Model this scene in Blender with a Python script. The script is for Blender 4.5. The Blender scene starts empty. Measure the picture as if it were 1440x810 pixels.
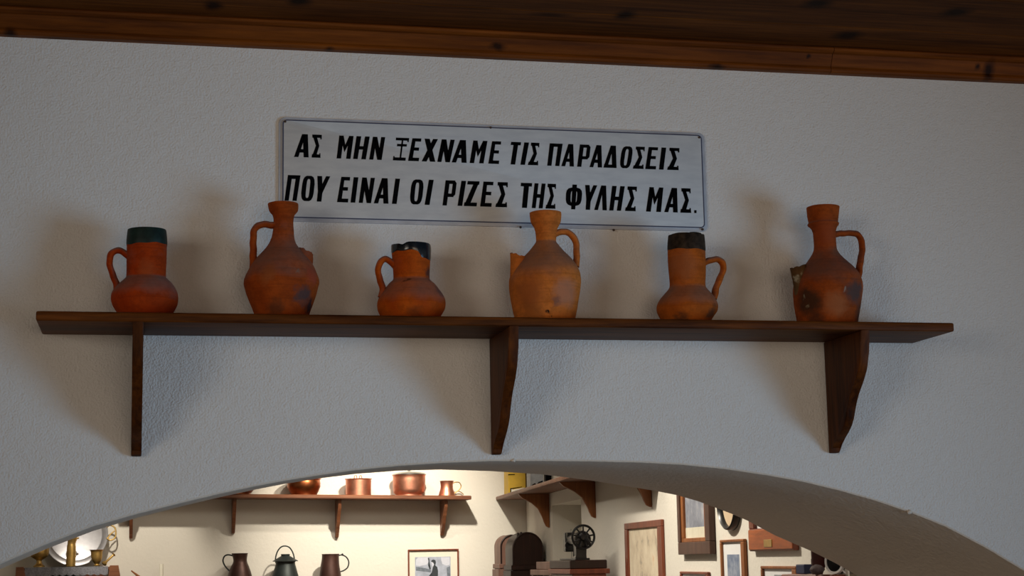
import bpy, bmesh, math, random
from mathutils import Vector, Matrix
random.seed(7)
SC = bpy.context.scene
COL = SC.collection
PI = math.pi

# ---------------------------------------------------------------- camera
FPX = 2358.41                       # focal length in pixels of a 1440 x 810 frame
YAW, PITCH, ROLL = 0.21646804, 0.16019047, -0.0182028
CAM = Vector((0.0, -4.1, 1.6))
_f = Vector((math.sin(YAW) * math.cos(PITCH), math.cos(YAW) * math.cos(PITCH), math.sin(PITCH)))
_r = Vector((math.cos(YAW), -math.sin(YAW), 0))
_u = _r.cross(_f)
RT = _r * math.cos(ROLL) + _u * math.sin(ROLL)
UP = -_r * math.sin(ROLL) + _u * math.cos(ROLL)
cd = bpy.data.cameras.new('camera')
cd.sensor_width = 36
cd.lens = FPX / 1440 * 36
cam = bpy.data.objects.new('camera', cd)
COL.objects.link(cam)
cam.matrix_world = Matrix(((RT.x, UP.x, -_f.x, CAM.x), (RT.y, UP.y, -_f.y, CAM.y), (RT.z, UP.z, -_f.z, CAM.z), (0, 0, 0, 1)))
SC.camera = cam

# ---------------------------------------------------------------- world, exposure
SC.view_settings.view_transform = 'Standard'
SC.view_settings.look = 'None'
SC.view_settings.gamma = 1
SC.view_settings.use_curve_mapping = False
SC.view_settings.exposure = 0
w = bpy.data.worlds.new('world')
SC.world = w
w.use_nodes = True
w.node_tree.nodes['Background'].inputs[0].default_value = (1.0, 0.72, 0.48, 1)
w.node_tree.nodes['Background'].inputs[1].default_value = 0.145

# ---------------------------------------------------------------- lights
def area(name, loc, to, sx, sy, power, color, spread=180):
    l = bpy.data.lights.new(name, 'AREA')
    l.shape = 'RECTANGLE'; l.size = sx; l.size_y = sy; l.energy = power; l.color = color; l.spread = math.radians(spread)
    o = bpy.data.objects.new(name, l); COL.objects.link(o)
    o.location = loc
    o.rotation_euler = (Vector(to) - Vector(loc)).to_track_quat('-Z', 'Y').to_euler()
    return o
def spot(name, loc, to, power, color, ang, blend=0.6, rad=0.04):
    l = bpy.data.lights.new(name, 'SPOT')
    l.energy = power; l.color = color; l.spot_size = math.radians(ang); l.spot_blend = blend; l.shadow_soft_size = rad
    o = bpy.data.objects.new(name, l); COL.objects.link(o)
    o.location = loc
    o.rotation_euler = (Vector(to) - Vector(loc)).to_track_quat('-Z', 'Y').to_euler()
    return o
area('window_light_right', (5.0, -3.4, 0.8), (-0.05, 0, 2.0), 1.7, 1.7, 9.9, (0.40, 0.70, 1.0), 52)
area('window_light_left', (-3.2, -4.6, 2.6), (1.05, 0, 2.5), 2.0, 2.0, 4.9, (1.0, 0.90, 0.76), 48)
area('fill_light_behind', (1.3, -5.0, 1.9), (1.1, 0, 2.3), 2.4, 1.6, 3.6, (1.0, 0.78, 0.58), 60)  # added warm fill from behind the camera, lifts the overlapping shadows
area('fill_light_back_room', (0.9, 4.0, 3.06), (0.9, 4.0, 0), 1.6, 1.6, 31, (1.0, 0.90, 0.76))  # added overhead fill, softens the shadows in the back room
SPOTC = (1.0, 0.90, 0.74)
spot('ceiling_spot', (1.62, 5.55, 3.02), (1.62, 7.3, 1.72), 270, SPOTC, 62, 0.9)
spot('ceiling_spot.001', (1.15, 5.9, 3.02), (1.35, 7.3, 1.6), 45, SPOTC, 56)
spot('ceiling_spot.002', (-0.35, 5.75, 3.02), (-0.05, 7.3, 1.62), 125, SPOTC, 31, 0.7)
spot('ceiling_spot.003', (0.9, 2.4, 3.02), (2.2, 2.3, 1.80), 180, SPOTC, 98, 0.6)
spot('ceiling_spot.004', (0.3, 4.6, 3.02), (2.4, 5.2, 1.7), 22, SPOTC, 80)

# ---------------------------------------------------------------- picture measurements to world points
def ray(px, py):
    return _f + RT * ((px - 720) / FPX) - UP * ((py - 405) / FPX)
def atY(px, py, Y):
    d = ray(px, py); return CAM + d * ((Y - CAM.y) / d.y)
def atX(px, py, X):
    d = ray(px, py); return CAM + d * ((X - CAM.x) / d.x)
def atZ(px, py, Z):
    d = ray(px, py); return CAM + d * ((Z - CAM.z) / d.z)
def mpp(Y, px=720):                 # metres per pixel at a depth
    return (atY(px + 1, 600, Y) - atY(px, 600, Y)).length

# ---------------------------------------------------------------- materials
class NT:
    def __init__(s, name):
        s.m = bpy.data.materials.new(name); s.m.use_nodes = True
        s.t = s.m.node_tree; s.b = s.t.nodes['Principled BSDF']
        s.tc = s.t.nodes.new('ShaderNodeTexCoord')
    def n(s, kind, **kw):
        x = s.t.nodes.new('ShaderNode' + kind)
        for k, v in kw.items():
            if k.startswith('_'): setattr(x, k[1:], v)
            else:
                key = int(k[1:]) if k[0] == 'i' and k[1:].isdigit() else k.replace('_', ' ')
                s.set(x.inputs[key], v)
        return x
    def set(s, inp, v):
        if isinstance(v, bpy.types.NodeSocket): s.t.links.new(v, inp)
        elif isinstance(v, (tuple, list)) and len(v) == 3 and inp.type == 'RGBA': inp.default_value = (*v, 1)
        else: inp.default_value = v
    def ramp(s, fac, stops):
        x = s.n('ValToRGB', i0=fac); e = x.color_ramp.elements
        while len(e) < len(stops): e.new(0.5)
        for el, (p, c) in zip(e, stops):
            el.position = p; el.color = (*c, 1) if len(c) == 3 else c
        return x.outputs[0]
    def noise(s, vec, scale, detail=4, rough=0.55):
        return s.n('TexNoise', Vector=vec, Scale=scale, Detail=detail, Roughness=rough).outputs[0]
    def mapping(s, vec, scale=(1, 1, 1), loc=(0, 0, 0)):
        return s.n('Mapping', Vector=vec, Scale=scale, Location=loc).outputs[0]
    def mix(s, fac, a, b):
        x = s.n('Mix', _data_type='RGBA'); s.set(x.inputs[0], fac); s.set(x.inputs[6], a); s.set(x.inputs[7], b)
        return x.outputs[2]
    def math(s, op, a, b=0.0):
        return s.n('Math', _operation=op, i0=a, i1=b).outputs[0]
    def bump(s, h, strength=0.3, dist=0.005):
        s.set(s.b.inputs['Normal'], s.n('Bump', Height=h, Strength=strength, Distance=dist).outputs[0])
    def out(s, color=None, rough=0.6, metal=0.0, spec=0.5):
        if color is not None: s.set(s.b.inputs['Base Color'], color)
        s.set(s.b.inputs['Roughness'], rough); s.b.inputs['Metallic'].default_value = metal
        s.b.inputs['Specular IOR Level'].default_value = spec
        return s.m

def plaster(name, c, scale=150.0, strength=0.35, blot=0.05):
    t = NT(name); o = t.tc.outputs['Object']
    big = t.noise(o, 1.3, 3)
    col = t.mix(t.ramp(big, [(0.35, (0, 0, 0)), (0.65, (1, 1, 1))]), c, tuple(x * (1 - blot) for x in c))
    a = t.noise(o, scale, 2, 0.5); b = t.noise(o, scale * 0.23, 3, 0.5)
    h = t.math('ADD', a, t.math('MULTIPLY', b, 0.8))
    t.bump(h, strength, 0.006)
    return t.out(col, 0.93, spec=0.15)

def wood(name, dark, light, axis='X', s=1.0, rough=0.5, spec=0.4, knots=True, gloss_bump=0.15, knot_at=()):
    t = NT(name); o = t.tc.outputs['Object']
    rnd = t.n('ObjectInfo').outputs['Random']
    shift = t.n('VectorMath', _operation='ADD', i0=o, i1=t.n('CombineXYZ', X=t.math('MULTIPLY', rnd, 37.0), Y=rnd, Z=rnd).outputs[0]).outputs[0]
    k = {'X': (0.06, 1, 1), 'Y': (1, 0.06, 1), 'Z': (1, 1, 0.06)}[axis]
    st = t.mapping(shift, tuple(v * s for v in k))
    g = t.noise(st, 60, 6, 0.65)
    g2 = t.noise(t.mapping(shift, tuple((v * 2.5 if v < 1 else v) * s for v in k)), 9, 3)
    f = t.math('ADD', t.math('MULTIPLY', g, 0.6), t.math('MULTIPLY', g2, 0.4))
    col = t.ramp(f, [(0.36, dark), (0.52, tuple((a + b) / 2 for a, b in zip(dark, light))), (0.66, light)])
    if knots:
        vo = t.n('TexVoronoi', Vector=t.mapping(shift, tuple((v * 5 if v < 1 else v * 1.0) * s for v in k)), Scale=5.5, Randomness=1.0).outputs[0]
        km = t.ramp(vo, [(0.05, (1, 1, 1)), (0.13, (0, 0, 0))])
        col = t.mix(km, col, tuple(x * 0.3 for x in dark))
    if knot_at:
        wp = t.n('NewGeometry').outputs['Position']
        wp = t.n('VectorMath', _operation='ADD', i0=wp, i1=t.n('VectorMath', _operation='SCALE', i0=t.n('TexNoise', Vector=wp, Scale=30.0, Detail=3.0).outputs[1], Scale=0.02).outputs[0]).outputs[0]
        for (x, y, z, rx, ry, rz) in knot_at:
            dv = t.n('VectorMath', _operation='DIVIDE', i0=t.n('VectorMath', _operation='SUBTRACT', i0=wp, i1=(x + .01, y + .01, z + .01)).outputs[0], i1=(rx, ry, rz)).outputs[0]
            d = t.n('VectorMath', _operation='LENGTH', i0=dv).outputs['Value']
            col = t.mix(t.ramp(d, [(0.3, (0.92, 0.92, 0.92)), (1.0, (0, 0, 0))]), col, tuple(x_ * 0.15 for x_ in dark))
    t.bump(g, gloss_bump, 0.002)
    return t.out(col, rough, spec=spec)

def plain(name, c, rough=0.5, metal=0.0, var=0.15, scale=30, spec=0.5, bump=0.0):
    t = NT(name); o = t.tc.outputs['Object']
    n = t.noise(o, scale, 4)
    col = t.mix(t.ramp(n, [(0.3, (0, 0, 0)), (0.7, (1, 1, 1))]), c, tuple(x * (1 - var) for x in c))
    if bump: t.bump(n, bump, 0.003)
    return t.out(col, rough, metal, spec)

def clay(name, c1, c2, dust=(0.18, 0.145, 0.125), dust_amt=0.7, patches=(), rough=0.8, speck=0.4):
    """fired clay; patches = (x, y, z, radius, colour, strength) in the jar's own space"""
    c1 = tuple(min(1, x * 1.14) for x in c1); c2 = tuple(x * 1.14 for x in c2)
    t = NT(name); o = t.tc.outputs['Object']
    n1 = t.noise(o, 14, 5, 0.6); n2 = t.noise(o, 160, 4, 0.7)
    col = t.mix(t.ramp(n1, [(0.36, (0, 0, 0)), (0.64, (1, 1, 1))]), c1, c2)
    sep = t.n('SeparateXYZ', Vector=o)
    n3 = t.noise(o, 55, 5, 0.7)
    col = t.mix(t.math('MULTIPLY', t.ramp(n3, [(0.40, (1, 1, 1)), (0.56, (0, 0, 0))]), 0.38), col, tuple(x * 0.42 for x in c2))
    # throwing rings
    rings = t.noise(t.mapping(o, (3, 3, 150)), 1.0, 3, 0.6)
    col = t.mix(t.math('MULTIPLY', t.ramp(rings, [(0.35, (1, 1, 1)), (0.5, (0, 0, 0))]), 0.34), col, tuple(x * 0.5 for x in c2))
    # dust resting on what faces up
    nz = t.n('SeparateXYZ', Vector=t.n('NewGeometry').outputs['Normal']).outputs[2]
    dm = t.math('MULTIPLY', t.ramp(t.math('ADD', nz, t.math('MULTIPLY', t.math('SUBTRACT', n1, 0.5), 1.3)), [(0.0, (0, 0, 0)), (0.75, (1, 1, 1))]), dust_amt * 0.9)
    col = t.mix(dm, col, dust)
    warp = t.n('VectorMath', _operation='ADD', i0=o, i1=t.n('VectorMath', _operation='SCALE', i0=t.n('TexNoise', Vector=o, Scale=38.0, Detail=4.0, Roughness=0.65).outputs[1], Scale=0.045).outputs[0]).outputs[0]
    for (x, y, z, r, c, s) in patches:
        d = t.n('VectorMath', _operation='DISTANCE', i0=warp, i1=(x + 0.0225, y + 0.0225, z + 0.0225)).outputs['Value']
        m = t.ramp(t.math('DIVIDE', d, r), [(0.45, (1, 1, 1)), (1.0, (0, 0, 0))])
        col = t.mix(t.math('MULTIPLY', m, s), col, c)
    sp = t.ramp(n2, [(0.27, (1, 1, 1)), (0.36, (0, 0, 0))])
    col = t.mix(t.math('MULTIPLY', sp, speck), col, (0.02, 0.012, 0.008))
    t.bump(t.math('ADD', t.math('MULTIPLY', rings, 0.8), t.math('MULTIPLY', n2, 0.5)), 0.45, 0.0025)
    return t.out(col, rough, spec=0.12)

M = {}
M['wall'] = plaster('wall_plaster', (0.78, 0.77, 0.76), 200, 0.6)
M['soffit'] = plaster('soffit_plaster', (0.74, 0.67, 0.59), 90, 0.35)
M['wall_back'] = plaster('back_room_plaster', (0.80, 0.77, 0.70), 60, 0.25)
M['ceilwood'] = wood('ceiling_planks', (0.050, 0.013, 0.001), (0.20, 0.062, 0.008), 'X', 1.0, 0.7, 0.1, knot_at=[tuple(atZ(x, y, 2.94)) + (a, .05, .05) for x, y, a in ((1192, 50, .055), (1150, 5, .05), (880, 21, .035), (1345, 17, .05), (420, 2, .04), (300, 8, .03))])
M['trimwood'] = wood('trim_wood', (0.08, 0.020, 0.002), (0.25, 0.070, 0.007), 'X', 1.0, 0.55, 0.12, knot_at=[tuple(atY(x, y, -.035)) + (a, .06, b) for x, y, a, b in ((1392, 100, .022, .04), (1137, 80, .009, .008), (15, 46, .02, .02), (465, 70, .016, .012), (1375, 93, .012, .012), (700, 65, .03, .012), (1010, 92, .03, .01))])
M['shelfwood'] = wood('shelf_wood', (0.026, 0.006, 0.0008), (0.18, 0.050, 0.005), 'X', 1.4, 0.55, 0.12, knots=False)
M['bracketwood'] = wood('bracket_wood', (0.022, 0.005, 0.0008), (0.125, 0.034, 0.004), 'Z', 1.4, 0.55, 0.12, knots=False)
M['backwood'] = wood('back_shelf_wood', (0.11, 0.035, 0.015), (0.30, 0.12, 0.055), 'X', 1.0, 0.5, knots=False)
M['orangewood'] = wood('orange_wood', (0.16, 0.045, 0.010), (0.38, 0.14, 0.04), 'Z', 1.0, 0.45, knots=False)
M['redwood'] = wood('red_frame_wood', (0.12, 0.028, 0.014), (0.28, 0.075, 0.035), 'Z', 1.0, 0.4, knots=False)
M['darkwood'] = wood('dark_brown_wood', (0.010, 0.003, 0.0015), (0.036, 0.010, 0.006), 'Z', 1.0, 0.45, knots=False)
M['midwood'] = wood('moulding_wood', (0.045, 0.018, 0.012), (0.13, 0.065, 0.045), 'Z', 1.0, 0.45, knots=False)
M['litwood'] = wood('spotlit_wood', (0.15, 0.075, 0.055), (0.30, 0.17, 0.13), 'Z', 1.0, 0.5, knots=False)  # lighter wood tone, the spots' light is put into the colour
M['floor'] = plain('floor_tile', (0.23, 0.17, 0.12), 0.6, scale=3)
M['ceilwhite'] = plaster('back_ceiling_plaster', (0.7, 0.66, 0.58), 60, 0.2)
M['sign'] = None
M['black'] = plain('black_paint', (0.002, 0.002, 0.003), 0.7, var=0.3, spec=0.04)
M['navy'] = plain('blue_border_paint', (0.05, 0.065, 0.13), 0.4)
M['rust'] = plain('rusty_screw', (0.07, 0.04, 0.025), 0.6, 0.3)
M['iron'] = plain('black_iron', (0.006, 0.006, 0.008), 0.35, 0.0)
M['chrome'] = plain('worn_chrome', (0.6, 0.6, 0.58), 0.3, 1.0)
M['copper'] = plain('copper', (0.80, 0.36, 0.24), 0.45, 1.0, 0.35, 18, bump=0.05)
M['dcopper'] = plain('dark_copper', (0.50, 0.16, 0.06), 0.33, 1.0, 0.5, 14)
M['brownmetal'] = plain('browned_copper', (0.085, 0.038, 0.030), 0.45, 0.45, 0.5, 12)
M['darkmetal'] = plain('dark_tinned_metal', (0.035, 0.045, 0.045), 0.5, 0.4, 0.4, 14)
M['brass'] = plain('aged_brass', (0.70, 0.46, 0.15), 0.42, 0.85, 0.35, 25)
M['silver'] = plain('silver_tray', (0.50, 0.50, 0.54), 0.36, 0.7, 0.12, 22, bump=0.15)
M['mat'] = plain('picture_mat', (0.80, 0.77, 0.66), 0.8, var=0.05)
M['paper'] = plain('white_paper', (0.85, 0.86, 0.88), 0.8, var=0.04)
M['lace'] = plain('lace_cloth', (0.55, 0.56, 0.64), 0.9, var=0.5, scale=120)
M['photo'] = plain('faded_photograph', (0.50, 0.55, 0.68), 0.6, var=0.4, scale=25)
M['photolight'] = plain('photograph_pale_area', (0.66, 0.69, 0.80), 0.6, var=0.1, scale=40)
M['photodark'] = plain('photograph_dark_area', (0.035, 0.045, 0.055), 0.6, var=0.4, scale=60)
M['photomid'] = plain('photograph_grey_area', (0.20, 0.24, 0.30), 0.6, var=0.4, scale=60)
M['yellow'] = plain('yellow_card', (0.62, 0.40, 0.04), 0.6, var=0.12)
M['blue'] = plain('dark_blue_card', (0.02, 0.03, 0.09), 0.6)
M['whiteblue'] = plain('pale_blue_card', (0.52, 0.56, 0.62), 0.6, var=0.3)
M['maroon'] = plain('maroon_leather', (0.055, 0.004, 0.003), 0.5, var=0.3)
M['greycloth'] = plain('grey_mottled', (0.16, 0.12, 0.13), 0.8, var=0.7, scale=30)
M['ink'] = plain('grey_print', (0.35, 0.35, 0.38), 0.8)
t = NT('clear_glass'); t.b.inputs['Transmission Weight'].default_value = 1.0; t.b.inputs['IOR'].default_value = 1.45
M['glass'] = t.out((0.95, 0.97, 0.97), 0.02)
t = NT('enamel_sign'); o = t.tc.outputs['Object']
n = t.noise(t.mapping(o, (3, 1, 12)), 5, 4)
M['sign'] = t.out(t.ramp(n, [(0.35, (0.54, 0.57, 0.61)), (0.65, (0.62, 0.65, 0.68))]), 0.45, spec=0.3)
M['signrim'] = plain('enamel_rim', (0.50, 0.53, 0.60), 0.4, var=0.25, scale=20)

# ---------------------------------------------------------------- builders
def tag(o, label=None, cat=None, group=None, kind=None):
    if label: o['label'] = label
    if cat: o['category'] = cat
    if group: o['group'] = group
    if kind: o['kind'] = kind
    return o
def thing(name, loc, label, cat, group=None, kind=None):
    o = bpy.data.objects.new(name, None); o.empty_display_size = 0.05
    COL.objects.link(o); o.location = loc
    return tag(o, label, cat, group, kind)
def root_of(p):
    v = Vector(p.location)
    while p.parent: p = p.parent; v += Vector(p.location)
    return v
def build(name, bm, mat, parent=None, smooth=False, sharp=35):
    """bm is in world coordinates; the object is placed in its parent's frame"""
    bmesh.ops.recalc_face_normals(bm, faces=bm.faces)
    me = bpy.data.meshes.new(name)
    if parent:
        off = root_of(parent)
        for v in bm.verts: v.co -= off
    else:
        c = Vector((0, 0, 0))
        for v in bm.verts: c += v.co
        c /= max(1, len(bm.verts)); c.z = min(v.co.z for v in bm.verts)
        for v in bm.verts: v.co -= c
    if smooth:
        for f in bm.faces: f.smooth = True
        for e in bm.edges:
            if len(e.link_faces) == 2 and e.calc_face_angle(0) > math.radians(sharp): e.smooth = False
    bm.to_mesh(me); bm.free()
    me.materials.append(mat)
    o = bpy.data.objects.new(name, me); COL.objects.link(o)
    if parent: o.parent = parent
    else: o.location = c
    return o
def NB(): return bmesh.new()
def box(bm, lo, hi, bev=0.0, seg=2):
    x0, y0, z0 = lo; x1, y1, z1 = hi
    vs = [bm.verts.new(p) for p in ((x0,y0,z0),(x1,y0,z0),(x1,y1,z0),(x0,y1,z0),(x0,y0,z1),(x1,y0,z1),(x1,y1,z1),(x0,y1,z1))]
    fs = [bm.faces.new([vs[i] for i in q]) for q in ((0,3,2,1),(4,5,6,7),(0,1,5,4),(1,2,6,5),(2,3,7,6),(3,0,4,7))]
    if bev: bmesh.ops.bevel(bm, geom=list({e for f in fs for e in f.edges}), offset=bev, segments=seg, affect='EDGES', profile=0.5)
    return bm
def prism(bm, pts, dvec, bev=0.0, seg=2):
    """closed outline (list of Vectors) pushed along dvec"""
    a = [bm.verts.new(p) for p in pts]; b = [bm.verts.new(Vector(p) + Vector(dvec)) for p in pts]
    n = len(pts)
    f1 = bm.faces.new(a); f2 = bm.faces.new(b[::-1])
    for i in range(n): bm.faces.new((a[i], a[(i + 1) % n], b[(i + 1) % n], b[i]))
    if bev: bmesh.ops.bevel(bm, geom=list(f1.edges) + list(f2.edges), offset=bev, segments=seg, affect='EDGES', profile=0.5)
    return bm
def catmull(pts, sub):
    out = []; n = len(pts)
    for i in range(n - 1):
        p0 = pts[max(i - 1, 0)]; p1 = pts[i]; p2 = pts[i + 1]; p3 = pts[min(i + 2, n - 1)]
        for k in range(sub):
            t = k / sub
            out.append(tuple(0.5 * (2 * b + (c - a) * t + (2 * a - 5 * b + 4 * c - d) * t * t + (3 * b - a - 3 * c + d) * t ** 3) for a, b, c, d in zip(p0, p1, p2, p3)))
    out.append(tuple(pts[-1])); return out
def tube(bm, path, ra, rb=None, side=Vector((0, 1, 0)), n=12, caps=True):
    """sweep an ellipse along a path of Vectors; ra in the curve's plane, rb along 'side' (lists or numbers)"""
    m = len(path); rings = []
    for i, p in enumerate(path):
        tg = (path[min(i + 1, m - 1)] - path[max(i - 1, 0)]).normalized()
        s = (side - tg * side.dot(tg)).normalized(); q = tg.cross(s)
        a = ra[i] if isinstance(ra, list) else ra
        b = a if rb is None else (rb[i] if isinstance(rb, list) else rb)
        rings.append([bm.verts.new(p + q * (a * math.cos(2 * PI * k / n)) + s * (b * math.sin(2 * PI * k / n))) for k in range(n)])
    for r1, r2 in zip(rings, rings[1:]):
        for k in range(n): bm.faces.new((r1[k], r1[(k + 1) % n], r2[(k + 1) % n], r2[k]))
    if caps: bm.faces.new(rings[0][::-1]); bm.faces.new(rings[-1])
    return bm
def lathe(bm, rings, n=48, mod=None, cap0=True, cap1=True):
    """rings = (centre Vector, radius) from top to bottom"""
    R = []
    for c, r in rings:
        row = []
        for k in range(n):
            th = 2 * PI * k / n; p = Vector((c.x + r * math.cos(th), c.y + r * math.sin(th), c.z))
            if mod: p = mod(p, th, r)
            row.append(bm.verts.new(p))
        R.append(row)
    for a, b in zip(R, R[1:]):
        for k in range(n): bm.faces.new((a[k], a[(k + 1) % n], b[(k + 1) % n], b[k]))
    if cap0: bm.faces.new(R[0])
    if cap1: bm.faces.new(R[-1][::-1])
    return bm
def struct(name, bm, mat, parent=None):
    o = build(name, bm, mat, parent)
    if not parent: o['kind'] = 'structure'
    return o

# ================================================================= SETTING
def curveX(px_pts, Y):
    return [atY(x, y, Y) for x, y in px_pts]
front_px = [(0,794),(65,766),(130,741),(195,722.5),(260,706.5),(310,694.5),(360,684),(400,676.5),(447,669),(500,661.5),(560,655.5),(620,651.5),(690,648.8),(760,648.6),(830,649.2),(900,650.8),(960,654),(1020,660),(1080,669),(1130,678),(1180,690),(1230,704),(1280,721),(1330,741),(1385,770),(1440,803)]
back_px = [(0,800.5),(65,772),(130,747),(195,727.5),(260,711),(310,699),(360,688.2),(400,680.5),(447,673),(500,666.5),(560,662),(620,660.3),(690,662.5),(760,666.8),(830,675.5),(880,683.5),(920,690),(953,696.5),(982,705),(1008,714.5),(1030,723),(1052,732.5),(1089,752.5),(1141,775),(1175,792),(1210,812)]
TH = 0.6
fc = curveX(front_px, 0.0); bc = curveX(back_px, TH)
# the springing of the arch and the jambs go on below the frame
fc = [Vector((-0.95, 0, 0)), Vector((-0.95, 0, 0.9)), Vector((-0.9, 0, 1.14)), Vector((-0.76, 0, 1.34)), Vector((-0.56, 0, 1.50))] + fc + [Vector((2.52, 0, 1.36)), Vector((2.70, 0, 1.14)), Vector((2.76, 0, 0.9)), Vector((2.76, 0, 0))]
bc = [Vector((-1.05, TH, 0)), Vector((-1.05, TH, 0.9)), Vector((-1.0, TH, 1.14)), Vector((-0.86, TH, 1.33)), Vector((-0.6, TH, 1.48))] + bc + [Vector((2.12, TH, 1.46)), Vector((2.3, TH, 1.18)), Vector((2.36, TH, 0.9)), Vector((2.36, TH, 0))]
bm = NB()
ZT = 2.99
def outward(curve, i):
    a = curve[max(i - 1, 0)]; b = curve[min(i + 1, len(curve) - 1)]
    t = (b - a).normalized(); return Vector((-t.z, 0, t.x))      # up and away from the opening
E1 = [fc[i] + outward(fc, i) * 0.005 for i in range(len(fc))]
top = [Vector((p.x, 0, ZT)) for p in E1]
va = [bm.verts.new(p) for p in E1]; vt = [bm.verts.new(p) for p in top]
for i in range(len(E1) - 1):
    if abs(E1[i].x - E1[i + 1].x) > 1e-5: bm.faces.new((va[i], va[i + 1], vt[i + 1], vt[i]))
bb = [bm.verts.new(p) for p in bc]; bt = [bm.verts.new((p.x, TH, ZT)) for p in bc]
for i in range(len(bc) - 1):
    if abs(bc[i].x - bc[i + 1].x) > 1e-5: bm.faces.new((bb[i + 1], bb[i], bt[i], bt[i + 1]))
def quad(bm, *ps): return bm.faces.new([bm.verts.new(p) for p in ps])
XL, XR = -4.2, 5.4
quad(bm, (XL,0,0),(E1[0].x,0,0),(E1[0].x,0,ZT),(XL,0,ZT)); quad(bm, (E1[-1].x,0,0),(XR,0,0),(XR,0,ZT),(E1[-1].x,0,ZT))
quad(bm, (XL,TH,0),(bc[0].x,TH,0),(bc[0].x,TH,ZT),(XL,TH,ZT)); quad(bm, (bc[-1].x,TH,0),(XR,TH,0),(XR,TH,ZT),(bc[-1].x,TH,ZT))
quad(bm, (XL,0,ZT),(XR,0,ZT),(XR,TH,ZT),(XL,TH,ZT)); quad(bm, (XL,0,0),(XL,TH,0),(XL,TH,ZT),(XL,0,ZT)); quad(bm, (XR,0,0),(XR,TH,0),(XR,TH,ZT),(XR,0,ZT))
bmesh.ops.remove_doubles(bm, verts=bm.verts, dist=1e-5)
wall_front = build('wall_front', bm, M['wall']); wall_front['kind'] = 'structure'
bm = NB()
rows = []
for k, (dy, do) in enumerate(((0, 0.005), (0.0008, 0.0028), (0.002, 0.001), (0.005, 0.0))):
    rows.append([bm.verts.new(fc[i] + outward(fc, i) * do + Vector((0, dy, 0))) for i in range(len(fc))])
for f in (0.33, 0.66, 1.0):
    rows.append([bm.verts.new((fc[i] + Vector((0, .005, 0))).lerp(bc[i], f)) for i in range(len(fc))])
for a, b in zip(rows, rows[1:]):
    for i in range(len(a) - 1): bm.faces.new((a[i], a[i + 1], b[i + 1], b[i]))
so = build('arch_soffit', bm, M['soffit'], wall_front, smooth=True)
# plaster crumbs left on the arch's edge
for (px, py, r) in ((722, 647.5, 3.0), (1279, 720, 4.0)):
    c = atY(px, py, 0); bm = NB()
    bmesh.ops.create_icosphere(bm, subdivisions=2, radius=r * 0.00176)
    for v in bm.verts: v.co = Vector((v.co.x * 1.1, v.co.y * 0.7, v.co.z * (0.8 + 0.3 * math.sin(v.co.x * 900)))) + c
    build('plaster_crumb', bm, M['soffit'], wall_front, smooth=True)

# ceiling of the front room with its planks
CZ = 2.94
bm = NB(); box(bm, (XL, -5.2, CZ + 0.02), (XR, 0.0, CZ + 0.06))
ceiling = struct('ceiling', bm, M['ceilwood'])
def y_of(px, py): return atZ(px, py, CZ).y
joints = [-0.03, y_of(960, 26), y_of(1440, 3)]
step = joints[1] - joints[2]
while joints[-1] > -1.3: joints.append(joints[-1] - step)
for a, b in zip(joints, joints[1:]):
    bm = NB(); box(bm, (XL, b + 0.0012, CZ), (XR, a - 0.0012, CZ + 0.02), 0.0018, 1)
    build('plank', bm, M['ceilwood'], ceiling)
# wooden moulding under the ceiling, in two lengths
prof = [(0, 2.8765), (-0.021, 2.8765), (-0.026, 2.879), (-0.0275, 2.884), (-0.026, 2.889), (-0.0225, 2.8905), (-0.026, 2.893), (-0.036, 2.912), (-0.040, 2.9225), (-0.047, 2.925), (-0.053, 2.929), (-0.054, 2.935), (-0.050, 2.9395), (0, 2.9395)]
xj = atY(1170, 105, -0.03).x
for k, (x0, x1) in enumerate(((XL, xj - 0.0008), (xj + 0.0008, XR))):
    bm = NB(); prism(bm, [Vector((x0, y - 0.0, z)) for y, z in prof], (x1 - x0, 0, 0))
    struct('trim_%d' % (k + 1), bm, M['trimwood'])
bm = NB(); box(bm, (XL, -5.2, -0.1), (XR, 7.5, 0.0)); struct('floor', bm, M['floor'])

# back room shell; the right-hand wall runs askew and has a niche
BY = 7.3
bm = NB(); box(bm, (XL, BY, 0), (XR, BY + 0.15, 3.1)); struct('wall_back', bm, M['wall_back'])
bm = NB(); box(bm, (XL - 0.15, TH, 0), (XL + 0.9, BY, 3.1)); struct('wall_left', bm, M['wall_back'])
bm = NB(); box(bm, (XL, TH, 3.1), (XR, BY + 0.15, 3.2)); tag(struct('ceiling', bm, M['ceilwhite']))
CORN = atY(740, 720, BY); CORN.z = 0
WD = ray(400, 792); WD.z = 0; WD.normalize()
WN = Vector((WD.y, -WD.x, 0))
def W(s, z, o=0.0): return CORN - WD * s - WN * o + Vector((0, 0, z))
def atR(px, py, o=0.0):
    q = ray(px, py); P = CAM + q * ((WN.dot(CORN - CAM) - o) / WN.dot(q))
    return (-(P - CORN).dot(WD), P.z)
def wbox(bm, s0, s1, z0, z1, o0, o1, bev=0.0):
    a = NB(); box(a, (s0, -o1, z0), (s1, -o0, z1), bev)
    me = bpy.data.meshes.new('tmp')
    for v in a.verts: v.co = W(v.co.x, v.co.z, -v.co.y)
    a.to_mesh(me); a.free(); bm.from_mesh(me); bpy.data.meshes.remove(me)
    return bm
ns0, nz1 = atR(776, 710.5); ns1, _ = atR(817, 704); nz0 = atR(790, 797)[1] - 0.15
bm = NB(); SE = (BY - TH) / WD.y
for (s0, s1, z0, z1) in ((0, ns0, 0, 3.1), (ns1, SE, 0, 3.1), (ns0, ns1, 0, nz0), (ns0, ns1, nz1, 3.1)):
    quad(bm, W(s0, z0), W(s1, z0), W(s1, z1), W(s0, z1))
nd = -0.22
quad(bm, W(ns0, nz0, nd), W(ns1, nz0, nd), W(ns1, nz1, nd), W(ns0, nz1, nd))
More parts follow.
